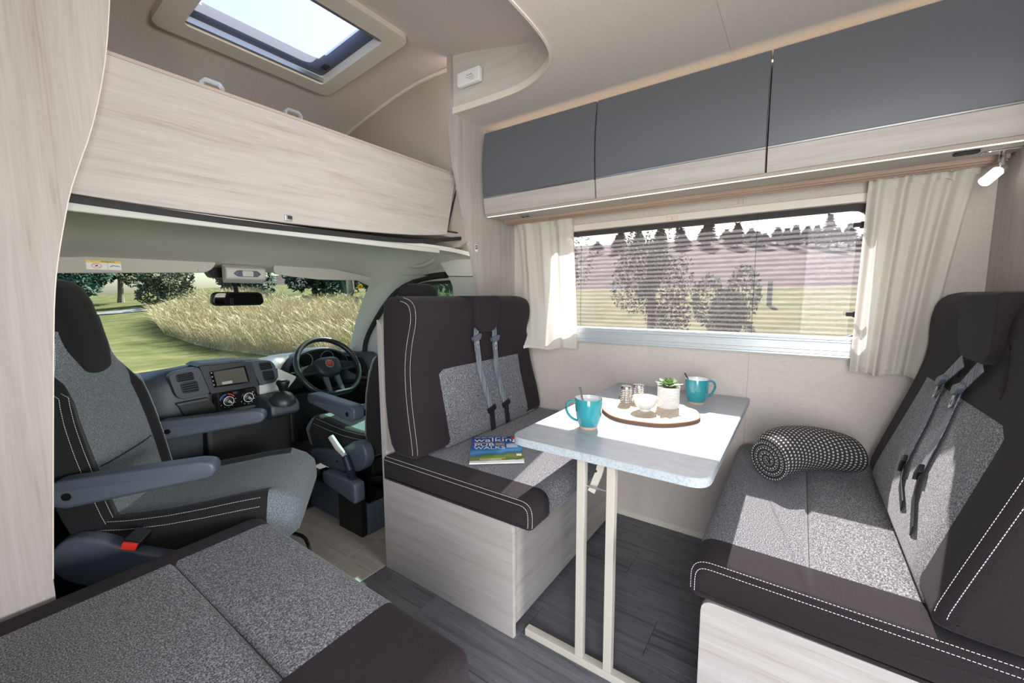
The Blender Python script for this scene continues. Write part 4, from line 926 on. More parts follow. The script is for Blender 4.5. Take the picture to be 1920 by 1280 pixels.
obj('sensor_housing', prism(rpoly([(mc.x-.115, mc.z+.150), (mc.x+.10, mc.z+.150), (mc.x+.08, mc.z+.108), (mc.x+.06, mc.z+.100), (mc.x-.085, mc.z+.100)], .012), 1, 2.31, 2.345), 'plastic_black', t, bevel=.005)
hp = pxs([(764, 492), (772, 500), (795, 498), (815, 486), (812, 480)], 0, XD-.07)
t = thing('grab_handle', 'pale grab handle above the driver door', 'handle', tuple(hp[2]))
obj('grip', tube(smooth([tuple(p) for p in hp], False, 2), .012, 10), 'cab_light_plastic', t, ang=70)
for e in (hp[0], hp[-1]): obj('mount', box(e.x-.012, e.x+.07, e.y-.016, e.y+.016, e.z-.006, e.z+.022), 'cab_light_plastic', t, bevel=.008)
# ================================================================ DASHBOARD
db = thing('dashboard', 'dark moulded dashboard with vents, head unit and heater controls', 'dashboard', (CX, 2.45, .4))
def dash_sec(x):
    tz = float(np.interp(x, [.04, .35, .52, .60, .74, .98, 1.06, 1.14, 1.24, 1.36, 1.48, 1.58, 1.68, 1.78], [.775, .78, .79, .826, .838, .832, .800, .800, .805, .805, .805, .795, .775, .77]))
    fy = float(np.interp(x, [.04, .45, .58, 1.04, 1.10, 1.17, 1.60, 1.68, 1.78], [2.30, 2.28, 2.235, 2.235, 2.35, 2.465, 2.465, 2.39, 2.35]))
    c = .13*(1-((x-CX)/.9)**2)
    return [(x, fy+.10, .30), (x, fy+.03, .42), (x, fy+.006, .56), (x, fy, .66), (x, fy+.005, tz-.05), (x, fy+.025, tz-.012), (x, fy+.06, tz), (x, fy+.16, tz-.004), (x, 2.60+c, .775), (x, 2.68+c, .74), (x, 2.68+c, .30)]
obj('body', loft([dash_sec(float(x)) for x in np.linspace(.04, 1.775, 60)]), 'dash', db, ang=50)
YD = 2.205
def face(name, pts, mat, y0, y1, parent=db, r=.008, bevel=.003): return obj(name, prism(rpoly(pxy(pts, 1, y0), r), 1, y0, y1), mat, parent, bevel=bevel)
face('vent_panel', [(316, 706), (330, 697), (374, 688), (395, 737), (340, 749), (330, 742)], 'dash', YD, YD+.05, r=.014)
face('vent_panel', [(470, 680), (480, 676), (508, 676), (516, 684), (522, 706), (516, 716), (488, 723)], 'dash', YD, YD+.05, r=.010)
face('head_unit_panel', [(374, 687), (472, 677), (486, 723), (396, 739)], 'plastic_dark', YD-.004, YD+.05, r=.006)
face('upper_ledge', [(366, 687), (378, 681), (455, 674), (468, 678), (376, 689)], 'dash', YD+.02, YD+.15, r=.004)
hu = face('head_unit', [(392, 697), (460, 685), (469, 717), (402, 727)], 'gloss_black', YD-.010, YD+.01, r=.003, bevel=.001)
face('display', [(400, 697), (457, 688), (465, 715), (407, 723)], 'screen', YD-.0115, YD-.009, hu, .001, 0)
face('display_tile', [(416, 716), (435, 713), (436, 718), (417, 721)], 'grey_ink', YD-.0122, YD-.0112, hu, .0005, 0)
for k in range(4):
    c = P(396.2+k*1.6, 699+k*7.4, 1, YD-.010); obj('key', lathe([(0, 0), (.003, 0), (.003, .002), (0, .002)], n=8, mtx=basis((c.x, YD-.010, c.z), (1, 0, 0), (0, 0, 1))), 'grey_ink', hu)
def vent(pts):
    q = pxy(pts, 1, YD-.004); v_ = obj('vent', holed(rpoly([tuple(V((sum(a for a, b in q)/4, sum(b for a, b in q)/4)).lerp(V(p), 1.10)) for p in q], .010), [rpoly(q, .008)], 1, YD-.004, YD+.006), 'plastic_dark', db, bevel=.001, seg=1)
    obj('vent_well', prism(rpoly(q, .008), 1, YD-.0005, YD+.001), 'plastic_black', v_)
    (ax_, az), (bx, bz), (cx_, cz), (dx, dz_) = q
    for k in range(4):
        t = (k+.6)/4.2; l = V((ax_, az)).lerp(V((dx, dz_)), t); r = V((bx, bz)).lerp(V((cx_, cz)), t)
        obj('slat', sweep([(l.x+.002, YD-.002, l.y), (r.x-.002, YD-.002, r.y)], rect(-.004, .004, -.001, .001), up=(0, -.5, 1)), 'plastic_dark', v_)
vent([(331, 703), (360, 697), (364, 711), (334, 716)]); vent([(339, 720), (368, 714), (373, 732), (345, 737)])
vent([(486, 681), (506, 679), (511, 690), (490, 694)]); vent([(492, 697), (512, 694), (515, 709), (497, 713)])
cp = face('heater_panel', [(396, 739), (480, 725), (487, 757), (409, 770)], 'gloss_black', YD-.004, YD+.04, r=.004, bevel=.001)
for px, py, col_ in ((427, 751, True), (464, 744, False)):
    c = P(px, py, 1, YD-.004); mm_ = basis((c.x, YD-.004, c.z), (1, 0, 0), (0, 0, 1))
    if col_:
        for a0_, a1_, mt_ in ((.5, 1.5, 'red'), (1.7, 2.9, 'blue')):
            arc = [(.034*math.cos(a), .034*math.sin(a)) for a in np.linspace(a0_, a1_, 8)]+[(.030*math.cos(a), .030*math.sin(a)) for a in np.linspace(a1_, a0_, 8)]
            obj('temperature_scale', xf(prism(arc, 2, 0, .0008), mm_), mt_, cp)
    kb = obj('knob', lathe([(0, .014), (.016, .014), (.021, .012), (.0235, 0), (0, 0)], n=24, mtx=mm_), 'plastic_black', cp)
    obj('knob_ring', xf(holed(circ(.0225, 24), [circ(.0205, 24)], 2, .0118, .0135), mm_), 'white', kb)
    obj('pointer', xf(holed(rpoly([(-.004, -.004), (.010, -.013), (.013, -.008), (.002, .005)], .003), [rpoly([(-.001, -.003), (.009, -.0105), (.0105, -.0085), (.001, .002)], .001)], 2, .0141, .0150), mm_), 'white', kb)
    for k in range(7):
        a = -2.6+k*.55; obj('mark', xf(box(.033*math.cos(a)-.0012, .033*math.cos(a)+.0012, .033*math.sin(a)-.0012, .033*math.sin(a)+.0012, 0, .0008), mm_), 'white', cp)
c = P(441, 736, 1, YD-.005); obj('hazard_button', box(c.x-.010, c.x+.010, YD-.008, YD, c.z-.006, c.z+.006), 'plastic_dark', cp, bevel=.002)
# silver fillet beside the driver, lower console, cup tray, glove box, gear pod
face('silver_fillet', [(486, 722), (522, 708), (520, 690), (556, 706), (552, 713), (538, 730), (530, 745), (488, 757)], 'cab_light_plastic', YD+.012, YD+.16, r=.006)
face('lower_tray', [(332, 757), (392, 745), (412, 772), (350, 785)], 'plastic_black', YD+.010, YD+.06, r=.008)
face('tray_lip', [(332, 757), (390, 746), (391, 749), (334, 761)], 'dash', YD, YD+.05, r=.002, bevel=.001)
obj('centre_console', box(.70, 1.10, 2.215, 2.66, .02, .60), 'plastic_black', db, bevel=.03)
obj('glove_box', box(.10, .68, 2.262, 2.34, .40, .66), 'plastic_dark', db, bevel=.02)
obj('lower_panel', box(1.14, 1.72, 2.34, 2.60, .30, .60), 'plastic_black', db, bevel=.03)
gp = thing('gear_lever', 'black gear lever with gaiter on the dashboard', 'gear lever', (1.0, 2.10, .56))
obj('pod', loft([[(.928+i, y, z) for y, z in ((2.07, .575), (2.12, .55), (2.24, .56), (2.24, .665), (2.12, .650), (2.075, .622))] for i in (0, .02, .06, .09, .12, .142)]), 'dash', gp, bevel=.012)
kc = V((.998, 2.085, .722))
mg = basis((.998, 2.10, .640), (1, 0, 0), (0, .95, .3))
obj('gaiter', lathe([(.062, -.01), (.060, .008), (.050, .020), (.044, .028), (.026, .034), (.012, .042)], n=20, mtx=mg), 'leather', gp)
obj('shaft', tube([(.998, 2.098, .66), tuple(kc)], .007, 8), 'plastic_black', gp)
kn = obj('knob', lathe([(0, -.036), (.018, -.034), (.024, -.012), (.031, .005), (.030, .014), (.020, .021), (0, .022)], tuple(kc), 20), 'plastic_black', gp)
mk = Matrix.Translation(kc+V((0, 0, .0225)))
obj('shift_ring', xf(holed(circ(.017, 18), [circ(.015, 18)], 2, -.001, .0012), mk), 'white', kn)
for x in (-.006, 0, .006): obj('shift_mark', xf(box(x-.0009, x+.0009, -.008, .008, 0, .0008), mk), 'white', kn)
obj('shift_mark', xf(box(-.008, .008, -.0009, .0009, 0, .0008), mk), 'white', kn)
# instrument binnacle
bn = thing('instrument_binnacle', 'hooded instrument cluster behind the steering wheel', 'instrument panel', (1.40, 2.38, .75))
hood = lambda k, y, dz: [(1.39+k*.195*math.cos(a), y, .722+dz+k*.112*math.sin(a)) for a in np.linspace(-.1, math.pi+.1, 16)]
obj('hood', thick([hood(1.0, 2.420, .0), hood(1.03, 2.440, .003), hood(1.03, 2.520, -.004)], (0, 0, -.010)), 'dash', bn, ang=60)
obj('dial_face', prism([(x, z) for x, y, z in hood(.97, 0, -.004)], 1, 2.462, 2.472), 'plastic_black', bn)
for x in (1.32, 1.46): obj('dial', xf(holed(circ(.045, 24), [circ(.042, 24)], 2, 0, .003), basis((x, 2.461, .765), (1, 0, 0), (0, 0, 1))), 'grey_ink', bn)
# side vent by the driver door
sv = pxy([(672, 668), (682, 672), (690, 690), (688, 706), (679, 700)], 1, 2.31)
s_ = obj('side_vent', prism(rpoly(sv, .010), 1, 2.31, 2.47), 'plastic_black', db, bevel=.003)
# ================================================================ STEERING WHEEL
al = math.radians(33); sw_c = V((1.372, 2.295, .735)); SW = Matrix(((1, 0, 0, sw_c.x), (0, math.sin(al), -math.cos(al), sw_c.y), (0, math.cos(al), math.sin(al), sw_c.z), (0, 0, 0, 1)))
sw = thing('steering_wheel', 'three-spoke black steering wheel with a round red badge', 'steering wheel', tuple(sw_c))
ringp = []
for k in range(56):
    a = 2*math.pi*k/56; x, y = .188*math.cos(a), .188*math.sin(a); y = max(y, -.172+.10*x*x); ringp.append((x, y, .0))
obj('rim', xf(sweep(ringp, [(p[0]*1.0, p[1]*1.15) for p in circ(.0155, 12)], True, (0, 0, 1)), SW), 'leather', sw, ang=80)
hub = rpoly([(-.085, .045), (-.045, .066), (.045, .066), (.085, .045), (.078, -.030), (.040, -.062), (-.040, -.062), (-.078, -.030)], .028, 5)
obj('airbag_cover', xf(loft([[(p[0]*s, p[1]*s, z) for p in hub] for s, z in ((.98, -.045), (1, -.010), (.95, .004), (.80, .013), (.45, .017))]), SW), 'plastic_dark', sw, ang=50)
for sx in (-1, 1):
    sp_ = obj('spoke', xf(prism(rpoly([(sx*.06, .040), (sx*.178, .020), (sx*.182, -.028), (sx*.065, -.030)], .010), 2, -.028, -.008), SW), 'plastic_dark', sw, bevel=.004)
    obj('switch_pad', xf(prism(rpoly([(sx*.088, .026), (sx*.145, .014), (sx*.145, -.012), (sx*.090, -.014)], .006), 2, -.008, -.003), SW), 'plastic_black', sp_, bevel=.002)
    obj('spoke', xf(prism(rpoly([(sx*.020, -.05), (sx*.052, -.05), (sx*.050, -.165), (sx*.028, -.168)], .006), 2, -.028, -.010), SW), 'lamp_grey', sw, bevel=.004)
bm_ = SW @ Matrix.Translation((0, .012, .0165))
bg_ = obj('badge_ring', xf(lathe([(0, 0), (.0265, 0), (.0265, .003), (0, .003)], n=28), bm_), 'chrome', sw)
obj('badge', xf(prism(rpoly([(-.019, .016), (.019, .016), (.021, -.002), (.015, -.018), (-.015, -.018), (-.021, -.002)], .006), 2, .002, .0042), bm_), 'badge_red', bg_, bevel=.001)
text('lettering', 'FIAT', .0155, bm_ @ Matrix.Translation((0, -.001, .0046)), 'chrome', bg_, .0005, 'CENTER', (.95, 1.5))
obj('column_shroud', xf(loft([[(.055*k*math.cos(a), .05*k*math.sin(a)-.01, z) for a in np.linspace(0, 6.283, 16, endpoint=False)] for z, k in ((-.045, 1), (-.10, 1.25), (-.20, 1.4), (-.26, 1.4))]), SW), 'plastic_black', sw)
for sx in (-1, 1): obj('stalk', xf(tube([(sx*.05, 0, -.075), (sx*.12, .01, -.065), (sx*.205, .012, -.055)], .010, 8, scale=[.8, .8, 1.1]), SW), 'plastic_black', sw)
# ================================================================ CAB SEATS
def cab_seat(label, loc, rot, buckle_side, long_cover):
    t = thing('cab_seat', label, 'seat', loc, rot, group='captain seats in the cab')
    H_ = [.385, .42, .50, .60, .70, .78, .85, .91, .96, 1.02, 1.08, 1.14, 1.185, 1.205, 1.212]
    Wd = [.215, .235, .255, .265, .268, .262, .245, .212, .175, .150, .142, .136, .118, .090, .055]
    Yc = [-.205, -.210, -.225, -.245, -.262, -.276, -.288, -.298, -.306, -.314, -.322, -.330, -.336, -.338, -.338]
    Th = [.050, .066, .070, .070, .066, .062, .058, .056, .056, .058, .058, .054, .042, .026, .010]
    cols = [-1, -.96]+[round(-.92+.04*i, 3) for i in range(47)]+[.96, 1]
    NI, NO = 30, 8
    def row_cols(h):
        fb = float(np.interp(h, [.84, .90, .97], [.61, .74, .96])); return [-1+(1-fb)*k/NO for k in range(NO)]+[-fb+2*fb*k/NI for k in range(NI)]+[fb+(1-fb)*k/NO for k in range(NO+1)]
    rings = []; HH = [H_[i]+(H_[i+1]-H_[i])*k/6 for i in range(len(H_)-1) for k in range(6)]+[H_[-1]]
    def surf(h, c_):
        w = float(np.interp(h, H_, Wd)); y = float(np.interp(h, H_, Yc)); th = float(np.interp(h, H_, Th)); k = min(1, max(0, (.93-h)/.10))
        b_ = (.034*math.exp(-((abs(c_)-.80)/.14)**2)*k+.004*(1-c_*c_)*(1-k))*(1 if abs(c_) < .999 else 0)
        return (c_*w, y+th*(1-abs(c_)**4)+b_, h)
    for h in HH:
        w = float(np.interp(h, H_, Wd)); y = float(np.interp(h, H_, Yc)); th = float(np.interp(h, H_, Th)); rc_ = row_cols(h)
        rings.append([surf(h, c_) for c_ in rc_]+[(c_*w*.99, y-th*.8*(1-abs(c_)**4)-.004, h) for c_ in rc_[::-1][1:-1]])
    kk = len(rings[0]); fidx = [1 if (NO <= m_ < NO+NI and HH[i] < 1.05) else 0 for i in range(len(rings)-1) for m_ in range(kk)]+[0, 0]
    bk = obj('backrest', loft(rings), None, t, local=True, mats=['cloth_cabdark', 'cloth_cab'], fidx=fidx, ang=70)
    pr = []
    for j in range(15):
        v_ = j/14; h = .900+.19*v_; hw = .062+.050*min(1, v_*2.2)**.7; w = float(np.interp(h, H_, Wd)); row = []
        for i in range(17):
            u = i/16*2-1; e_ = .0035 if (abs(u) < .95 and 0 < j) else -.002; p_ = V(surf(h+.012*u*u*(1-v_), max(-.93, min(.93, u*hw/w)))); row.append((p_.x, p_.y+e_, p_.z))
        pr.append(row)
    obj('headrest_pad', sheet(pr), 'cloth_cabdark', bk, local=True, ang=70)
    for sx in (-1, 1):
        L = []; L2 = []
        for h in np.linspace(.45, 1.15, 30):
            w = float(np.interp(h, H_, Wd)); y = float(np.interp(h, H_, Yc)); th = float(np.interp(h, H_, Th)); c_ = .79
            for LL, cc in ((L, .86), (L2, .80)):
                e_ = (1-cc**4); b_ = .034*math.exp(-((cc-.80)/.14)**2) if h < .88 else .004*(1-cc*cc)
                LL.append((sx*cc*w, y+th*e_+b_+.002, h))
        o = obj('stitching', join(stitch_line(L), stitch_line(L2)), 'stitch', bk, local=True, ang=80); o['kind'] = 'stuff'
    obj('lumbar_seam', tube([(x, float(np.interp(.63, H_, Yc))+.070*(1-(x/.265)**4)+.001, .63) for x in np.linspace(-.155, .155, 9)], .0025, 5), 'cloth_cabdark', bk, local=True)
    # cushion
    Ys_ = [-.235, -.20, -.10, .0, .10, .20, .28, .335, .365, .375]; Wc = [.20, .235, .25, .258, .262, .262, .258, .245, .22, .17]; Zt = [.455, .470, .468, .472, .482, .494, .498, .488, .460, .415]; Zb = [.40, .37, .355, .345, .34, .335, .335, .34, .355, .38]
    rings = []
    for y, w, zt, zb in zip(Ys_, Wc, Zt, Zb):
        tp_ = []; bt = []
        for c_ in cols:
            b_ = .026*math.exp(-((abs(c_)-.82)/.13)**2)*(1 if y < .30 else .4)
            tp_.append((c_*w, y, zt-(zt-zb)*.42*abs(c_)**6+b_*(1 if abs(c_) < .99 else 0)))
        for c_ in cols[::-1][1:-1]: bt.append((c_*w*.97, y, zb))
        rings.append(tp_+bt)
    fine = []
    for a, b in zip(rings, rings[1:]):
        for k in range(3): fine.append([tuple(V(p).lerp(V(q), k/3)) for p, q in zip(a, b)])
    fine.append(rings[-1])
    cu = obj('seat_cushion', loft(fine), None, t, local=True, mats=['cloth_cabdark', 'cloth_cab'], fmat=lambda c: 1 if ((abs(c.x) < .163 and c.z > .42) or c.y > .27) else 0, ang=70)
    for sx in (-1, 1):
        LL = [[], []]
        for y in np.linspace(-.18, .26, 20):
            w = float(np.interp(y, Ys_, Wc)); zt = float(np.interp(y, Ys_, Zt)); zb = float(np.interp(y, Ys_, Zb))
            for k, cc in ((0, .93), (1, .87)): LL[k].append((sx*cc*w, y, zt-(zt-zb)*.42*cc**6+.026*math.exp(-((cc-.82)/.13)**2)+.002))
        o = obj('stitching', join(*[stitch_line(q) for q in LL]), 'stitch', cu, local=True, ang=80); o['kind'] = 'stuff'
    obj('seat_pan', box(-.215, .215, -.20, .30, .27, .36), 'plastic_black', t, local=True, bevel=.02)
    # armrests
    for sx in (-1, 1):
        x = sx*.288; pr = rpoly([(-.225, .588), (-.19, .572), (.155, .612), (.172, .632), (.166, .660), (.13, .668), (-.205, .652), (-.228, .636)], .014)
        a = obj('armrest', pad(dense(pr, .03), 0, x-.030, x+.030, .010), 'plastic_blue', t, local=True, ang=60)
        lo_ = rpoly([(-.21, .598), (-.18, .582), (.095, .613), (.10, .633), (-.21, .626)], .006)
        obj('lower_cover', prism(lo_, 0, x-.0312, x+.0312), 'lamp_grey', a, local=True, bevel=.001, seg=1)
        for k in (-1, 1): obj('pivot_hole', xf(lathe([(0, 0), (.011, 0), (.011, .001), (0, .001)], n=14), basis((x+k*.0315, -.178, .610), (0, 1, 0), (0, 0, k))), 'plastic_black', a, local=True)
        obj('bracket', tube([(sx*.225, -.215, .60), (sx*.275, -.200, .61)], .016, 8), 'plastic_black', a, local=True)
        cvp = smooth([(-.265, .40), (-.235, .470), (-.16, .470), (-.06, .405)]+([(.06, .375), (.20, .355), (.24, .335), (.22, .29), (.02, .275)] if long_cover else [(.02, .372), (.075, .345), (.065, .30), (.0, .285)])+[(-.10, .295), (-.22, .33)], True, 2)
        sc__ = obj('side_cover', pad(cvp, 0, min(sx*.232, sx*.285), max(sx*.232, sx*.285), .012), 'plastic_blue', t, local=True, ang=60)
        obj('screw', xf(lathe([(0, 0), (.006, 0), (.006, .0015), (0, .0015)], n=10), basis((sx*.2855, -.02, .335), (0, 1, 0), (0, 0, sx))), 'plastic_black', sc__, local=True)
    b = buckle_side
    bu = obj('buckle', xf(box(-.022, .022, -.030, .050, -.012, .012), basis((b*.285, -.045, .450), (0, .94, -.34), (0, .34, .94)) @ Matrix.Rotation(math.pi/2, 4, 'X')), 'plastic_black', t, local=True, bevel=.006)
    obj('release_button', xf(box(-.018, .018, .046, .056, -.010, .010), basis((b*.285, -.045, .450), (0, .94, -.34), (0, .34, .94)) @ Matrix.Rotation(math.pi/2, 4, 'X')), 'red', bu, local=True, bevel=.003)
    obj('swivel_plate', lathe([(0, .19), (.19, .19), (.20, .21), (.20, .235), (.16, .245), (.16, .275), (0, .275)], n=28), 'plastic_black', t, local=True)
    return t
ps = cab_seat('swivelled passenger captain seat facing the lounge beside the side sofa', (.516, 1.764, 0), math.radians(-127), 1, False)
ds = cab_seat('driver captain seat facing the steering wheel', (1.405, 1.868, 0), 0, 1, True)
for lab, x0, x1, y0, y1 in (("dark seat box under the swivelled passenger seat", .30, .72, 1.54, 2.0), ("dark blue-grey seat box under the driver seat", 1.142, 1.62, 1.648, 2.17)):
    t = thing('seat_pedestal', lab, 'pedestal', ((x0+x1)/2, (y0+y1)/2, 0), group='seat boxes in the cab')
    obj('box', loft([[(x0+i, y0+i, z), (x1-i, y0+i, z), (x1-i, y1-i, z), (x0+i, y1-i, z)] for z, i in ((0, 0), (.15, .008))]), 'plastic_blue', t, bevel=.008)
    for k in range(2): obj('runner', box(x0+.06+k*(x1-x0-.16), x0+.10+k*(x1-x0-.16), y0+.01, y1-.01, .15, .190), 'plastic_black', t, bevel=.003)
    obj('top_tray', box(x0+.02, x1-.02, y0+.015, y1-.015, .150, .162), 'gloss_black', t)
    obj('corner_cap', box(x0+.045, x0+.105, y0-.012, y0+.01, .02, .13), 'plastic_blue', t, bevel=.006)
# handbrake
t = thing('handbrake', 'grey handbrake lever with ribbed gaiter beside the driver seat', 'handbrake', (1.09, 1.72, 0))
a, b, c = P(655, 905, 0, 1.09), P(655, 868, 0, 1.09), P(634, 832, 0, 1.09)
obj('housing', pad(dense(rpoly([(a.y-.09, .20), (a.y+.17, .24), (a.y+.18, .30), (a.y+.0, .305), (a.y-.09, .30)], .02), .03), 0, 1.056, 1.1135, .01), 'plastic_blue', t, ang=60)
obj('mount', box(1.112, 1.1415, a.y-.05, a.y+.14, .0, .24), 'plastic_black', t, bevel=.004)
pp = [V((1.09, a.y-.035, .29)).lerp(V((1.09, b.y+.03, .40)), k/24) for k in range(25)]
obj('gaiter', tube([tuple(p) for p in pp], .020, 12, scale=[(1.15-.012*k)*(1 if k % 2 else .78) for k in range(25)]), 'plastic_dark', t, ang=80)
obj('lever', tube([tuple(pp[-1]), tuple(pp[-1].lerp(V((1.085, c.y+.05, .46)), .5)), (1.085, c.y+.05, .475)], .014, 10, scale=[.8, 1.1, 1.0]), 'cab_light_plastic', t)
# tilt lever in front of the passenger seat
t = thing('seat_slide_handle', 'bent black metal seat slide handle under the passenger seat', 'lever', (.80, 1.55, .2))
obj('bar', tube(smooth([(.66, 1.70, .24), (.76, 1.62, .22), (.80, 1.545, .20), (.765, 1.49, .10), (.74, 1.47, .006)], False, 2), .007, 8), 'gloss_black', t)
# ================================================================ OUTSIDE
GZ = -.72
def ground(x, y):
    z = GZ; r = max(0, x-6)
    z += (.085*r if x < 34 else .085*28+.150*(x-34))+(.0035*(x-34)*max(0, min(16, y+6)) if x > 34 else 0)*.9
    z += .03*max(0, y-20)
    return z+.04*math.sin(x*.9)*math.cos(y*.7)
def quad_land(name, x0, x1, y0, y1, n, m, mat, label, f=ground):
    o = obj(name, sheet([[(x0+(x1-x0)*i/n, y0+(y1-y0)*j/m, f(x0+(x1-x0)*i/n, y0+(y1-y0)*j/m)) for i in range(n+1)] for j in range(m+1)]), mat, ang=80)
    o['kind'] = 'structure'; o['label'] = label; return o
quad_land('ground', -45, 34, -45, 75, 100, 120, 'lawn', 'mown summer lawn around the vehicle')
quad_land('hillside', 34, 80, -60, 90, 30, 60, 'heath', 'brown heath slope beyond the side window')
quad_land('path', 12, 14, -45, 30, 2, 60, 'path', 'pale track', lambda x, y: ground(x, y)+.02) if False else None
quad_land('track', -45, 10, 40, 42.5, 40, 3, 'path', 'grey lane crossing behind the lawn', lambda x, y: ground(x, y)+.05)
# body floor pan so that the cab does not show the lawn below
struct('floor_pan', box(-.25, 2.08, -1.6, 2.80, -.30, -.06), 'plastic_black', 'dark underside of the vehicle')
# ---- bank of tall dry grass right of the lawn
rnd = random.Random(21)
def edge_x(y):      # left edge of the bank
    return float(np.interp(y, [4, 8, 12, 17, 24, 32, 38], [7.2, 6.2, 6.2, 6.0, 6.4, 8.0, 12.]))
def bank(x, y):
    d = x-edge_x(y); s = min(1, max(0, d/3.0)); return ground(x, y)+(.55*s*s*(3-2*s))*min(1, max(0, (38-y)/4))
rows = [[(edge_x(y)+9.*i/16, y, bank(edge_x(y)+9.*i/16, y)+.01) for i in range(17)] for y in np.linspace(8, 38, 50)]
o = obj('bank', sheet(rows), 'straw', ang=80); o['kind'] = 'structure'; o['label'] = 'raised bank covered in dry grass'
v = []; f = []
def blade(x, y, z, h, w, lean, az, head):
    ca, sa = math.cos(az), math.sin(az); o = len(v); wx, wy = -sa*w, ca*w
    pts = [(0, 0, 1), (lean*.25*h, .45*h, .9), (lean*.62*h, .8*h, .6), (lean*h, h*.97, .1)]
    for d, zz, k in pts: v.append((x+ca*d-wx*k, y+sa*d-wy*k, z+zz)); v.append((x+ca*d+wx*k, y+sa*d+wy*k, z+zz))
    for k in range(3): f.append((o+2*k, o+2*k+1, o+2*k+3, o+2*k+2))
    if head:
        q = len(v); d, zz = lean*h, h*.97; v.extend([(x+ca*d*.8, y+sa*d*.8, z+zz*.86), (x+ca*d-wx*2.4, y+sa*d-wy*2.4, z+zz*.95), (x+ca*d*1.25, y+sa*d*1.25, z+zz*1.02), (x+ca*d+wx*2.4, y+sa*d+wy*2.4, z+zz*.95)]); f.append((q, q+1, q+2, q+3))
for k in range(46000):
    y = 8+30*rnd.random()**1.3; x = edge_x(y)+5.5*rnd.random()**1.35; s = .7+.5*math.sin(x*1.7+.6*math.sin(y*1.3))*math.sin(y*1.1)*.5
    blade(x, y, bank(x, y)-.03, (.45+.60*rnd.random()**1.5)*(.75+.5*s), .003+.005*rnd.random(), .15+.7*rnd.random(), rnd.uniform(0, 6.28), rnd.random() < .35)
tag(obj('tall_grass', (v, f), 'straw', smoothed=False), 'tall dry seeding grass on the bank outside the windscreen', 'grass', kind='stuff')
# ---- trees and bushes
def foliage(blobs, n, size, seed):
    r_ = random.Random(seed); v = []; f = []
    for k in range(n):
        c, rad = r_.choice(blobs); d = V((r_.gauss(0, 1), r_.gauss(0, 1), r_.gauss(0, 1))).normalized(); q = V(c)+V((d.x*rad[0], d.y*rad[1], d.z*rad[2]))*(.72+.30*r_.random())
        s = size*r_.uniform(.6, 1.3); a = V((r_.gauss(0, 1), r_.gauss(0, 1), r_.gauss(0, 1))).normalized(); b = a.orthogonal().normalized(); o = len(v)
        v.extend([tuple(q-a*s), tuple(q+b*s*.5), tuple(q+a*s), tuple(q-b*s*.5)]); f.append((o, o+1, o+2, o+3))
    return v, f
def tree(name, label, cat, x, y, h, w, mat, seed, trunk, n, size, group=None, zoff=0):
    r_ = random.Random(seed); z = ground(x, y)+zoff; t = thing(name, label, cat, (x, y, z), group=group); blobs = []
    for k in range(9): blobs.append(((x+r_.uniform(-.55, .55)*w, y+r_.uniform(-.55, .55)*w, z+trunk+(h-trunk)*r_.uniform(.15, .85)), (w*r_.uniform(.35, .55), w*r_.uniform(.35, .55), (h-trunk)*r_.uniform(.18, .30))))
    obj('foliage', foliage(blobs, n, size, seed+1), mat, t, smoothed=False)
    obj('trunk', tube([(x, y, z-.1), (x+.05*w, y, z+h*.4), (x, y+.03*w, z+h*.75)], max(.05, .03*h), 8, scale=[1.2, .9, .5]), 'bark', t)
G = 'trees and hedges outside the windscreen'
for i, (x, y, h, w, mt, lab) in enumerate((
    (-11.5, 47, 5.5, 2.7, 'leaf_dark', 'dark bush furthest from the grass bank along the lane'), (-5.2, 47, 5.2, 2.7, 'leaf_mid', 'grey-green bush beside the lane'),
    (.9, 46.5, 4.8, 2.6, 'leaf_pale', 'pale flowering bush at the end of the lawn'), (6.8, 46.5, 4.4, 2.5, 'leaf_dark', 'dark green bush between the pale bushes'), (12.4, 46, 3.8, 2.3, 'leaf_pale', 'straw-coloured bush beside the far end of the grass bank'),
    (-18.0, 55, 8, 3.4, 'leaf_mid', 'tall hedge tree beyond the lane on the open side'), (-10.7, 55, 8, 3.3, 'leaf_dark', 'tall dark hedge tree behind the grey-green bush'), (-3.2, 55, 8, 3.3, 'leaf_mid', 'tall hedge tree behind the pale flowering bush'), (4.0, 55, 8, 3.2, 'leaf_dark', 'tall dark hedge tree behind the dark green bush'), (11.2, 54, 8, 3.2, 'leaf_mid', 'tall hedge tree behind the straw-coloured bush'))):
    tree('hedge_bush', lab, 'bush', x, y, h, w, mt, 100+i, .1, 3200, .22 if i < 5 else .3, G)
for i, (x, y, h, w, lab) in enumerate(((17.5, 43, 8, 2.8, 'dark tree furthest along the grass bank'), (20.5, 36, 8, 2.8, 'dark tree second from the far end of the grass bank'), (19.5, 29.5, 8, 2.7, 'dark broad tree behind the middle of the grass bank'), (19.5, 23.2, 8, 2.6, 'dark tree behind the bare pale trunk'), (19, 17.3, 8, 2.5, 'dark tree behind the near end of the grass bank'), (19.5, 11.5, 8, 2.5, 'dark tree beyond the driver door window'), (26, 40, 9, 3.0, 'tall dark tree in the second row beyond the far end of the bank'), (26.5, 33, 9, 3.0, 'tall dark tree in the second row beyond the middle of the bank'), (26, 26.3, 9, 2.9, 'tall dark tree in the second row past the bare pale trunk'), (26, 20, 9, 2.8, 'tall dark tree in the second row near the driver door'))):
    tree('broadleaf_tree', lab, 'tree', x, y, h, w, 'leaf_dark', 30+i, .2, 4600, .26, G)
p = P(655, 545, 0, 16.4); ty = p.y; t = thing('tree_trunk', 'bare pale trunk rising behind the tall grass', 'tree', (p.x, ty, ground(p.x, ty)))
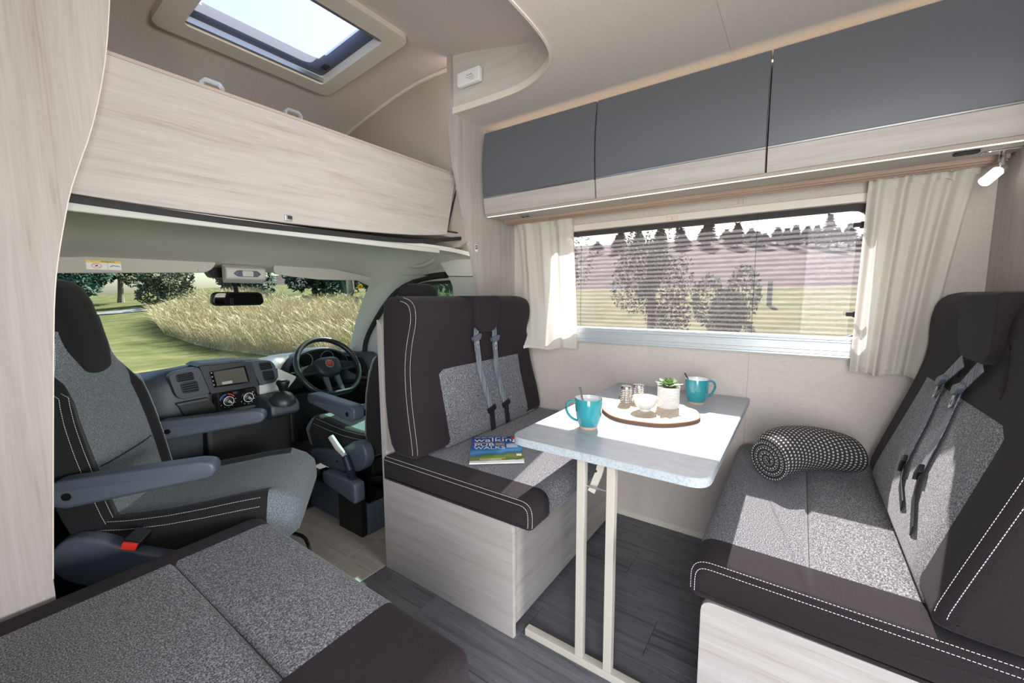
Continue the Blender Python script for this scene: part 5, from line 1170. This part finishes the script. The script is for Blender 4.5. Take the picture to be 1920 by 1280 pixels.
obj('trunk', tube([(p.x, ty, ground(p.x, ty)), (p.x+.1, ty, 1.6), (p.x-.05, ty+.1, 5.5)], .26, 10, scale=[1.2, 1, .8]), 'bark', t); obj('foliage', foliage([((p.x, ty+.2, 5.2), (1.4, 1.2, 1.0))], 500, .22, 5), 'leaf_dark', t, smoothed=False)
# outside the side window
for i, (x, y, h, w, lab) in enumerate(((9.6, 5.45, 4.2, 1.35, 'broad olive bush nearest the cab outside the side window'), (9.4, 2.75, 3.6, 1.15, 'tall olive bush outside the side window'), (8.0, 1.05, 2.0, .62, 'low scrubby bush outside the middle of the side window'))):
    tree('scrub_bush', lab, 'bush', x, y, h, w, 'leaf_pale' if i != 1 else 'leaf_mid', 60+i, .3, 5200, .045, 'scrub bushes outside the side window')
def conifer(x, y, h, w, label):
    z = ground(x, y); t = thing('conifer', label, 'tree', (x, y, z), group='conifers on the skyline'); r_ = random.Random(int(x*100+y*7)); v = []; f = []
    for k in range(420):
        u = r_.random()**.8; rad = w*(1-u**1.6)*(.5+.6*r_.random()); a = r_.uniform(0, 6.28); q = V((x+rad*math.cos(a), y+rad*math.sin(a), z+.6+(h-.6)*u)); s = .5; o = len(v); d = V((math.cos(a), math.sin(a), -.3)); e = V((-math.sin(a), math.cos(a), 0))
        v.extend([tuple(q-d*s), tuple(q+e*s*.5), tuple(q+d*s*.7), tuple(q-e*s*.5)]); f.append((o, o+1, o+2, o+3))
    obj('foliage', (v, f), 'leaf_conifer', t, smoothed=False); obj('trunk', tube([(x, y, z-.2), (x, y, z+h*.9)], .18, 6, scale=[1, .3]), 'bark', t)
rnd = random.Random(9)
for k in range(34):
    y = -9+1.1*k+rnd.uniform(-.1, .1); x = 63.5+3.6*(k % 3); conifer(x, y, rnd.uniform(1.8, 4.4), rnd.uniform(.95, 1.15), 'conifer standing in the row on the heath skyline')
p = P(1444, 540, 0, 22.); g = ground(22, p.y)
tag(obj('fence_post', box(21.9, 22.1, p.y-.1, p.y+.1, g, g+1.1), 'bark', bevel=.02), 'lone wooden post on the grass slope outside the side window', 'post')
